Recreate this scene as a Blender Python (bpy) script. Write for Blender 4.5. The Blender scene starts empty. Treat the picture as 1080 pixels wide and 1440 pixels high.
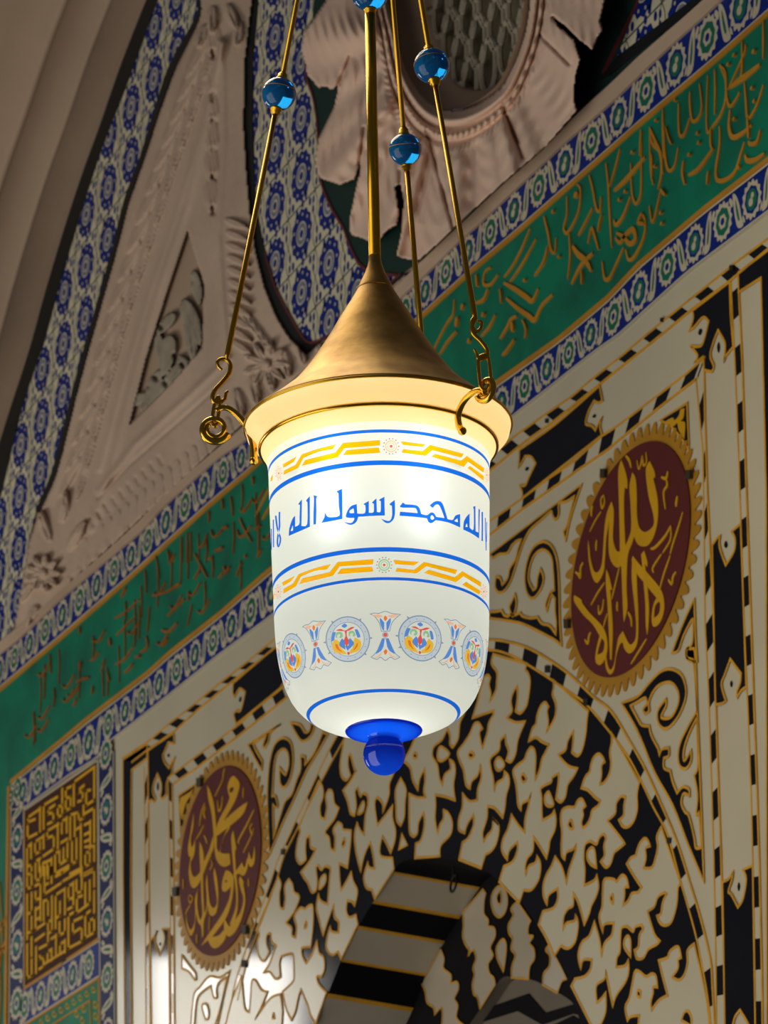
import bpy, bmesh, math, random
import numpy as np
from mathutils import Vector, Matrix
from mathutils.geometry import tessellate_polygon, delaunay_2d_cdt

random.seed(4)
scene = bpy.context.scene
LAMP_P = 1.17
COL = scene.collection

# ------------------------------------------------------------------ camera
F = 6827.5                      # focal length in pixels of the 1080 x 1440 frame
PITCH, ROLL, AZ = 0.364067, 0.0193523, -0.429697
DIST = 5.2                      # camera to the wall, square on, in metres
CAMH = 1.62
_cr, _sr, _cp, _sp = math.cos(ROLL), math.sin(ROLL), math.cos(PITCH), math.sin(PITCH)
_R = Matrix(((1, 0, 0), (0, _cp, -_sp), (0, _sp, _cp))) @ Matrix(((_cr, 0, _sr), (0, 1, 0), (-_sr, 0, _cr)))
_u = Vector((math.sin(AZ), math.cos(AZ), 0))
_M = Matrix((tuple(-_u), (_u.y, -_u.x, 0), (0, 0, 1)))
RW = _M @ _R
CAM = Vector((0, -DIST, CAMH))

def ray(x, y):
    return RW @ Vector(((x - 540) / F, 1.0, -(y - 720) / F))

def W(x, y, Y=0.0):
    """photo point to the upright plane at depth Y (the wall face is Y = 0)"""
    d = ray(x, y)
    t = (Y + DIST) / d.y
    p = CAM + d * t
    return Vector((p.x, Y, p.z))

cam_data = bpy.data.cameras.new('camera')
cam = bpy.data.objects.new('camera', cam_data)
COL.objects.link(cam)
rt, fw, up = RW @ Vector((1, 0, 0)), RW @ Vector((0, 1, 0)), RW @ Vector((0, 0, 1))
cam.matrix_world = Matrix(((rt.x, up.x, -fw.x, CAM.x), (rt.y, up.y, -fw.y, CAM.y), (rt.z, up.z, -fw.z, CAM.z), (0, 0, 0, 1)))
cam_data.sensor_fit = 'VERTICAL'
cam_data.sensor_height = 24.0
cam_data.lens = F / 1440 * 24.0
cam_data.clip_end = 200
cam_data.dof.use_dof = True
scene.camera = cam

# ------------------------------------------------------------------ materials
def srgb(r, g, b):
    f = lambda c: (c / 12.92 if c <= .04045 else ((c + .055) / 1.055) ** 2.4)
    return (f(r / 255), f(g / 255), f(b / 255), 1)

def mat(name, col, rough=.5, metal=0., spec=.5, noise=0., nscale=8., bump=0., bscale=60., coat=0., col2=None):
    m = bpy.data.materials.new(name)
    m.use_nodes = True
    nt = m.node_tree
    p = nt.nodes['Principled BSDF']
    p.inputs['Base Color'].default_value = col
    p.inputs['Roughness'].default_value = rough
    p.inputs['Metallic'].default_value = metal
    p.inputs['Specular IOR Level'].default_value = spec
    p.inputs['Coat Weight'].default_value = coat
    p.inputs['Coat Roughness'].default_value = .05
    tc = nt.nodes.new('ShaderNodeTexCoord')
    if noise:
        n = nt.nodes.new('ShaderNodeTexNoise')
        n.inputs['Scale'].default_value = nscale
        n.inputs['Detail'].default_value = 6
        nt.links.new(tc.outputs['Object'], n.inputs['Vector'])
        mx = nt.nodes.new('ShaderNodeMix')
        mx.data_type = 'RGBA'
        c2 = col2 or tuple(c * (1 - noise) for c in col[:3]) + (1,)
        mx.inputs[6].default_value = col
        mx.inputs[7].default_value = c2
        rp = nt.nodes.new('ShaderNodeMapRange')
        rp.inputs[1].default_value = .38
        rp.inputs[2].default_value = .68
        nt.links.new(n.outputs['Fac'], rp.inputs[0])
        nt.links.new(rp.outputs[0], mx.inputs[0])
        nt.links.new(mx.outputs[2], p.inputs['Base Color'])
    if bump:
        n2 = nt.nodes.new('ShaderNodeTexNoise')
        n2.inputs['Scale'].default_value = bscale
        n2.inputs['Detail'].default_value = 4
        nt.links.new(tc.outputs['Object'], n2.inputs['Vector'])
        b = nt.nodes.new('ShaderNodeBump')
        b.inputs['Strength'].default_value = bump
        b.inputs['Distance'].default_value = .01
        nt.links.new(n2.outputs['Fac'], b.inputs['Height'])
        nt.links.new(b.outputs[0], p.inputs['Normal'])
    return m

M = {}
M['plaster'] = mat('plaster', srgb(196, 172, 152), .8, noise=.16, nscale=3, bump=.25, bscale=30)
M['plaster_lit'] = mat('plaster_lit', srgb(232, 200, 178), .8, noise=.12, nscale=3, bump=.2, bscale=30)  # plaster lightened to stand in for stronger light on the window frame
M['plaster_smooth'] = mat('plaster_smooth', srgb(176, 152, 130), .75, noise=.14, nscale=2.2, bump=.1, bscale=14)
M['plaster_grey'] = mat('plaster_grey', srgb(160, 150, 132), .85, noise=.35, nscale=9, bump=.4, bscale=40)
M['marble'] = mat('marble', srgb(200, 193, 168), .22, spec=.5, noise=.07, nscale=3.5)
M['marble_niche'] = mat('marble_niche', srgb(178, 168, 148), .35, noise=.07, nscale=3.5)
M['black'] = mat('black_marble', srgb(17, 18, 24), .08, spec=.5, noise=.3, nscale=6)
M['black_soffit'] = mat('black_soffit', srgb(13, 13, 17), .75, spec=.1)
M['marble_shaded'] = mat('marble_shaded', srgb(112, 104, 92), .6, spec=.2, noise=.1, nscale=4)  # shade of the niche back painted into the marble colour
M['black_matt'] = mat('black_paint', srgb(20, 26, 28), .5, spec=.25)
M['gold'] = mat('gold_line', srgb(214, 156, 34), .5, spec=.3, noise=.25, nscale=14)
M['gold_letter'] = mat('gold_letter', srgb(206, 156, 14), .5, spec=.25, noise=.12, nscale=9)
M['gold_dark'] = mat('gold_scallop', srgb(178, 128, 22), .45, noise=.2, nscale=9)
M['maroon'] = mat('maroon', srgb(92, 36, 34), .5, spec=.2, noise=.12, nscale=5)
M['green'] = mat('green_ground', srgb(6, 126, 96), .5, spec=.2, noise=.3, nscale=5, col2=srgb(18, 98, 78))
M['green_gold'] = mat('frieze_gold', srgb(190, 134, 40), .55, spec=.2, noise=.2, nscale=8)
M['green_gold_dull'] = mat('frieze_gold_dull', srgb(150, 100, 46), .6, spec=.15, noise=.3, nscale=10)  # duller, browner gold for the left end of the script
M['blue'] = mat('cobalt', srgb(14, 42, 130), .45, spec=.12, noise=.25, nscale=12)
M['navy'] = mat('navy', srgb(14, 30, 84), .45, spec=.12)
M['tile_white'] = mat('tile_white', srgb(196, 188, 164), .45, spec=.15, noise=.1, nscale=8)
M['tile_cream'] = mat('tile_cream', srgb(212, 206, 178), .45, spec=.15, noise=.12, nscale=5)
M['tile_grey'] = mat('tile_grey_blue', srgb(120, 126, 150), .45, spec=.15)
M['tile_green'] = mat('tile_green', srgb(24, 104, 84), .45, spec=.15)
M['tile_vine'] = mat('tile_vine', srgb(44, 72, 76), .45, spec=.15)
M['darkgreen'] = mat('dark_green', srgb(22, 50, 46), .6, spec=.2)
M['red'] = mat('red_line', srgb(96, 34, 40), .5)
M['brown'] = mat('brown_ground', srgb(66, 34, 18), .6, spec=.15)
M['kufic_gold'] = mat('kufic_gold', srgb(226, 172, 14), .55, spec=.2, noise=.2, nscale=6)
M['iron'] = mat('iron', srgb(46, 42, 38), .5, metal=.6)
M['clamp'] = mat('clamp', srgb(52, 44, 26), .5)
M['brass'] = mat('brass', srgb(222, 172, 46), .3, metal=1., noise=.12, nscale=20)
M['brass_polished'] = mat('brass_polished', srgb(236, 186, 58), .2, metal=1.)
M['brass_cone'] = mat('brass_cone', srgb(200, 160, 86), .5, metal=1., noise=.35, nscale=18, bump=.05, bscale=80, col2=srgb(160, 122, 56))

# ------------------------------------------------------------------ tracing
CROPS = {}
def crop(k, x, y, s): CROPS[k] = (x, y, s)
for k, v in dict(A5=(680, 900, 6), A6=(780, 1040, 6), A7=(840, 1200, 6), A8=(690, 1140, 6), C4=(580, 960, 6),
                 L1=(330, 1020, 6), L2=(330, 1200, 6), L3=(460, 1040, 6), N5=(430, 1200, 5.143), N6=(620, 1200, 5.143),
                 B=(690, 600, 6), E=(690, 700, 6.545), D=(860, 880, 4), G=(780, 580, 3.43), H=(860, 340, 4),
                 K=(160, 1000, 6), J=(240, 800, 6), T7=(690, 420, 6), Fq=(920, 880, 6), Mq=(940, 1200, 6), P=(150, 1200, 6),
                 Q1=(800, 600, 6), Q2=(800, 780, 6), Q3=(250, 1060, 8.308), Q4=(250, 1200, 8.308),
                 R1=(375, 660, 6.75), R2=(530, 660, 6.75), R3=(380, 590, 6.75), R4=(535, 590, 6.75), R5=(375, 850, 6.75),
                 R7=(380, 760, 6.75), R8=(530, 850, 6.75), T=(360, 600, 2.88),
                 U1=(20, 1050, 8), U2=(20, 1220, 8), V1=(600, 300, 6), V2=(760, 160, 6), V3=(900, 20, 6), V6=(100, 760, 6),
                 V7=(240, 640, 7.2), PX=(0, 0, 1)).items():
    crop(k, *v)

def trace(s, k='PX'):
    """'@CROP x y x y! ...' to photo points; ! marks a sharp corner"""
    out = []
    ox, oy, sc = CROPS[k]
    buf = []
    for tok in s.split():
        if tok[0] == '@':
            ox, oy, sc = CROPS[tok[1:]]
            continue
        c = tok.endswith('!')
        buf.append(float(tok.rstrip('!')))
        if len(buf) == 2:
            out.append((ox + buf[0] / sc, oy + buf[1] / sc, c))
            buf = []
    return out

def smooth(pts, closed=True, n=4):
    """Catmull-Rom through the points, broken at corners"""
    N = len(pts)
    res = []
    rng = range(N if closed else N - 1)
    for i in rng:
        p1, p2 = pts[i], pts[(i + 1) % N]
        p0 = pts[i - 1] if (closed or i > 0) else p1
        p3 = pts[(i + 2) % N] if (closed or i + 2 < N) else p2
        if p1[2]: p0 = p1
        if p2[2]: p3 = p2
        if p1[2] and p2[2]:
            res.append((p1[0], p1[1]))
            continue
        for j in range(n):
            t = j / n
            a, b, c, d = (-.5*t + t*t - .5*t**3, 1 - 2.5*t*t + 1.5*t**3, .5*t + 2*t*t - 1.5*t**3, -.5*t*t + .5*t**3)
            res.append((a*p0[0] + b*p1[0] + c*p2[0] + d*p3[0], a*p0[1] + b*p1[1] + c*p2[1] + d*p3[1]))
    if not closed:
        res.append((pts[-1][0], pts[-1][1]))
    return res

def dedupe(q):
    out = []
    for p in q:
        if not out or abs(p[0]-out[-1][0]) + abs(p[1]-out[-1][1]) > .05:
            out.append(p)
    if len(out) > 2 and abs(out[0][0]-out[-1][0]) + abs(out[0][1]-out[-1][1]) < .05:
        out.pop()
    return out

def poly(s, k='PX', n=4): return dedupe(smooth(trace(s, k), True, n))
def line(s, k='PX', n=4): return dedupe(smooth(trace(s, k), False, n))
def straight(s, k='PX'): return [(p[0], p[1]) for p in trace(s, k)]

# ------------------------------------------------------------------ meshes
class MB:
    def __init__(self):
        self.v, self.f, self.m, self.mats = [], [], [], []
    def mi(self, m):
        if m not in self.mats: self.mats.append(m)
        return self.mats.index(m)
    def add(self, vs, fs, m):
        o = len(self.v)
        i = self.mi(m)
        self.v += [tuple(p) for p in vs]
        for f in fs:
            self.f.append([o + a for a in f])
            self.m.append(i)
    def build(self, name, parent=None, smooth_=False, kind=None, label=None):
        me = bpy.data.meshes.new(name)
        me.from_pydata(self.v, [], self.f)
        for m in self.mats: me.materials.append(m)
        me.polygons.foreach_set('material_index', self.m)
        if smooth_:
            me.polygons.foreach_set('use_smooth', [True] * len(self.f))
        me.update()
        o = bpy.data.objects.new(name, me)
        COL.objects.link(o)
        if parent is not None:
            o.parent = parent
            if parent.type == 'EMPTY' or True:
                o.matrix_parent_inverse = PINV.get(parent.name, Matrix())
        if kind: o['kind'] = kind
        if label: o['label'] = label
        return o
PINV = {}

def thing(name, label, cat, loc=(0, 0, 0), group=None, kind=None):
    o = bpy.data.objects.new(name, None)
    o.empty_display_size = .1
    COL.objects.link(o)
    o.location = loc
    PINV[o.name] = Matrix.Translation(-Vector(loc))
    o['label'] = label
    if cat: o['category'] = cat
    if group: o['group'] = group
    if kind: o['kind'] = kind
    return o

def tess(mb, loops, front, back, m, place):
    """a flat plate: loops[0] outline, the rest holes; place(pt, depth) -> 3D"""
    P2 = [[Vector((p[0], p[1], 0)) for p in L] for L in loops]
    flat = [p for L in loops for p in L]
    tris = tessellate_polygon(P2)
    F0 = [place(p, front) for p in flat]
    mb.add(F0, [tuple(t) for t in tris], m)
    if back is not None:
        o = 0
        for L in loops:
            n = len(L)
            A = [place(p, front) for p in L] + [place(p, back) for p in L]
            mb.add(A, [(i, (i+1) % n, n + (i+1) % n, n + i) for i in range(n)], m)
            o += n

def wplace(p, d):
    """keep the outline on the wall, push it out by -d"""
    q = W(p[0], p[1])
    return Vector((q.x, d, q.z))

def plate(mb, loops, m, front, back=0.0, place=wplace):
    tess(mb, loops, front, back, m, place)

def ribbon_pts(P, width, closed):
    """left/right offsets of a 2-D line (metres)"""
    n = len(P)
    L, R = [], []
    ws = width if isinstance(width, (list, tuple)) else [width] * n
    for i in range(n):
        a = P[i-1] if (closed or i) else P[i]
        b = P[(i+1) % n] if (closed or i < n-1) else P[i]
        d1 = (P[i] - a); d2 = (b - P[i])
        if d1.length < 1e-9: d1 = d2
        if d2.length < 1e-9: d2 = d1
        d1 = d1.normalized(); d2 = d2.normalized()
        t = d1 + d2
        t = t.normalized() if t.length > .2 else d1
        nn = Vector((-t.y, t.x))
        k = min(1.8, 1 / max(.45, abs(nn.dot(Vector((-d1.y, d1.x))))))
        L.append(P[i] + nn * ws[i] / 2 * k)
        R.append(P[i] - nn * ws[i] / 2 * k)
    return L, R

def ribbon(mb, pts, width, m, front, back=None, closed=True, plane=0.0):
    """a flat strip along a traced line on the wall; width in metres"""
    P = [W(p[0], p[1], plane) for p in pts]
    P = [Vector((p.x, p.z)) for p in P]
    L, R = ribbon_pts(P, width, closed)
    n = len(P)
    vs = [Vector((p.x, front, p.y)) for p in L] + [Vector((p.x, front, p.y)) for p in R]
    rng = n if closed else n - 1
    fs = [(i, (i+1) % n, n + (i+1) % n, n + i) for i in range(rng)]
    mb.add(vs, fs, m)
    if back is not None:
        for S in (L, R):
            vs = [Vector((p.x, front, p.y)) for p in S] + [Vector((p.x, back, p.y)) for p in S]
            mb.add(vs, fs, m)
        if not closed:
            for i in (0, n - 1):
                mb.add([Vector((L[i].x, front, L[i].y)), Vector((R[i].x, front, R[i].y)), Vector((R[i].x, back, R[i].y)), Vector((L[i].x, back, L[i].y))], [(0, 1, 2, 3)], m)

PXM = 1 / 545.0                    # about one photo pixel, in metres on the wall

def stroke(mb, s, wpx, m, front, back=0.0, k='PX', taper=False):
    """a pen stroke; one point alone gives a dot"""
    t = trace(s, k)
    if len(t) == 1:
        x, y, _ = t[0]
        c = W(x, y)
        r = wpx * PXM / 2
        n = 10
        vs = [Vector((c.x + 1.25 * r * math.cos(2*math.pi*i/n), front, c.z + r * math.sin(2*math.pi*i/n))) for i in range(n)]
        vb = [Vector((v.x, back, v.z)) for v in vs]
        mb.add(vs + vb, [tuple(range(n))] + [(i, (i+1) % n, n + (i+1) % n, n+i) for i in range(n)], m)
        return
    pts = dedupe(smooth(t, False, 5))
    n = len(pts)
    w = wpx * PXM
    if taper:
        ws = [w * (.45 + .75 * math.sin(math.pi * min(1, (i + .6) / n)) ** .8) for i in range(n)]
    else:
        ws = w
    ribbon(mb, pts, ws, m, front, back, closed=False)

def inside(x, y, P):
    c = False
    n = len(P)
    j = n - 1
    for i in range(n):
        if (P[i][1] > y) != (P[j][1] > y) and x < (P[j][0]-P[i][0]) * (y-P[i][1]) / (P[j][1]-P[i][1]) + P[i][0]:
            c = not c
        j = i
    return c

def inside_np(X, Y, P):
    c = np.zeros(X.shape, bool)
    n = len(P)
    j = n - 1
    for i in range(n):
        (xi, yi), (xj, yj) = P[i][:2], P[j][:2]
        if yi != yj:
            c ^= ((yi > Y) != (yj > Y)) & (X < (xj-xi) * (Y-yi) / (yj-yi) + xi)
        j = i
    return c

def W_np(X, Y, D):
    """vectorised W: photo arrays and depth array to 3-D"""
    a = (X - 540) / F; b = -(Y - 720) / F
    m = np.array(RW)
    d = a[..., None] * m[:, 0] + m[:, 1] + b[..., None] * m[:, 2]
    t = (D + DIST) / d[..., 1]
    p = np.array(CAM) + d * t[..., None]
    return p

def tube(mb, P, r, m, n=10, closed=False, caps=True):
    """round bar along 3-D points; r a number or a list"""
    P = [Vector(p) for p in P]
    N = len(P)
    rs = r if isinstance(r, (list, tuple)) else [r] * N
    vs = []
    ref = None
    for i in range(N):
        a = P[i-1] if (closed or i) else P[i]
        b = P[(i+1) % N] if (closed or i < N-1) else P[i]
        t = (b - a).normalized()
        if ref is None:
            ref = Vector((0, 0, 1)) if abs(t.z) < .9 else Vector((1, 0, 0))
        x = (ref - t * ref.dot(t)).normalized()
        ref = x
        y = t.cross(x)
        for k in range(n):
            c = 2 * math.pi * k / n
            vs.append(P[i] + (x * math.cos(c) + y * math.sin(c)) * rs[i])
    fs = []
    for i in range(N if closed else N-1):
        for k in range(n):
            fs.append((i*n + k, i*n + (k+1) % n, ((i+1) % N)*n + (k+1) % n, ((i+1) % N)*n + k))
    if caps and not closed:
        fs.append(tuple(range(n-1, -1, -1)))
        fs.append(tuple((N-1)*n + k for k in range(n)))
    mb.add(vs, fs, m)

def lathe(mb, prof, c, m, n=96, cap=False):
    """profile [(r, z)] turned about the upright through c"""
    vs = []
    for (r, z) in prof:
        for k in range(n):
            a = 2 * math.pi * k / n
            vs.append((c.x + r * math.cos(a), c.y + r * math.sin(a), z))
    fs = []
    for i in range(len(prof) - 1):
        for k in range(n):
            fs.append((i*n + k, i*n + (k+1) % n, (i+1)*n + (k+1) % n, (i+1)*n + k))
    mb.add(vs, fs, m)

def ball(mb, c, r, m, nu=24, nv=14, sz=1.0):
    prof = [(max(1e-5, r * math.sin(math.pi * i / nv)), c.z - sz * r * math.cos(math.pi * i / nv)) for i in range(nv + 1)]
    lathe(mb, prof, c, m, nu)
# ------------------------------------------------------------------ the wall and the niche
NICHE = [(425, 1480), (441.7, 1440), (461, 1398), (480.5, 1349.7), (504, 1303), (527, 1266), (550.5, 1229), (568, 1209.5), (593, 1207), (620, 1206.7),
         (647, 1208.8), (678, 1221), (703.6, 1240.8), (732.8, 1270), (758, 1303), (781.4, 1343.9), (797, 1375), (806.7, 1402), (818, 1440), (829, 1480)]
def dense(P, closed=False, n=4):
    return dedupe(smooth([(p[0], p[1], False) for p in P], closed, n))
NICHE_S = dense(NICHE)

# windows in the upper wall: the oval
OVAL = [(747, -2), (738, 55), (715, 111), (695.6, 133), (667, 150), (640, 156), (613, 151), (590, 132), (569, 95.6), (556, 44), (545, -2), (545, -70), (565, -125), (600, -160), (650, -172), (695, -150), (730, -95), (745, -45)]
OVAL_S = dense(OVAL, True)

mb = MB()
plate(mb, [[(-700, 1480), (-700, -420), (1900, -420), (1900, 1480)] + NICHE_S[::-1], OVAL_S], M['plaster_smooth'], .004, None)
mb.build('wall_front', kind='structure')

# ---- marble surround of the niche
sur = thing('mihrab_surround', 'white marble prayer niche front inlaid with black marble and gold lines', 'mihrab', W(620, 1480))
LINE_A = [(162, 1038.5), (240, 977.5), (307, 923.5), (382, 868), (720, 588.3), (840, 493.3), (870, 473.3), (967, 385), (1080, 300), (1180, 224)]
mb = MB()
plate(mb, [LINE_A + [(1210, 1480)] + NICHE_S[::-1] + [(163.5, 1480)]], M['marble'], 0.0, None)
slab = mb.build('marble_facing', sur)

def inlay(name, s, m='black', holes=(), label=None, front=-.002, w=.0068, parent=None, n=4, gold=True):
    o_ = poly(s, n=n) if isinstance(s, str) else s
    hs = [poly(h, n=n) if isinstance(h, str) else h for h in holes]
    mb = MB()
    plate(mb, [o_] + hs, M[m], front, .001)
    ob = mb.build(name, parent or sur, label=label)
    if gold:
        g = MB()
        for L in [o_] + hs:
            ribbon(g, L, w, M['gold'], front - .0012, front)
        g.build('gold_outline', ob)
    return ob

# arch field: black ground under the white voussoirs
ARCH_IN = [(326, 1440), (335, 1407), (348, 1353), (366, 1303), (387, 1248), (400, 1205), (418, 1168), (430, 1143), (453, 1098), (478, 1052), (505, 1008), (545, 965), (590, 935), (640, 917), (686.7, 914),
           (713, 919), (738, 931.7), (770, 951.7), (803, 974), (826.7, 991.7), (860, 1031), (885, 1065), (902.5, 1097.5), (920, 1135), (935, 1162.5), (945, 1190), (960, 1245), (978, 1308), (986.7, 1350), (995, 1392), (1001, 1440), (1003, 1480)]
ARCH_OUT = [(312, 1460), (326.7, 1403), (340, 1355), (360, 1298), (380, 1245), (391.7, 1210), (408, 1175), (423, 1142), (445, 1095), (468, 1047.5), (497, 1000), (540, 952), (588, 920), (640, 902), (686.7, 900),
            (713, 902.5), (746.7, 913), (780, 933), (806.7, 953), (835, 980), (860, 1000), (885, 1040), (910, 1085), (932.5, 1135), (950, 1176), (960, 1205), (971.7, 1243), (986.7, 1293), (1000, 1350), (1003, 1388), (1006, 1440), (1008, 1480)]
AI, AO = dense(ARCH_IN), dense(ARCH_OUT)
mb = MB()
plate(mb, [AI + [(829, 1480)] + NICHE_S[::-1] + [(425, 1480), (318, 1480)]], M['black'], -.001, .001)
mb.build('arch_ground', sur, label='black marble ground of the arch field')

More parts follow.
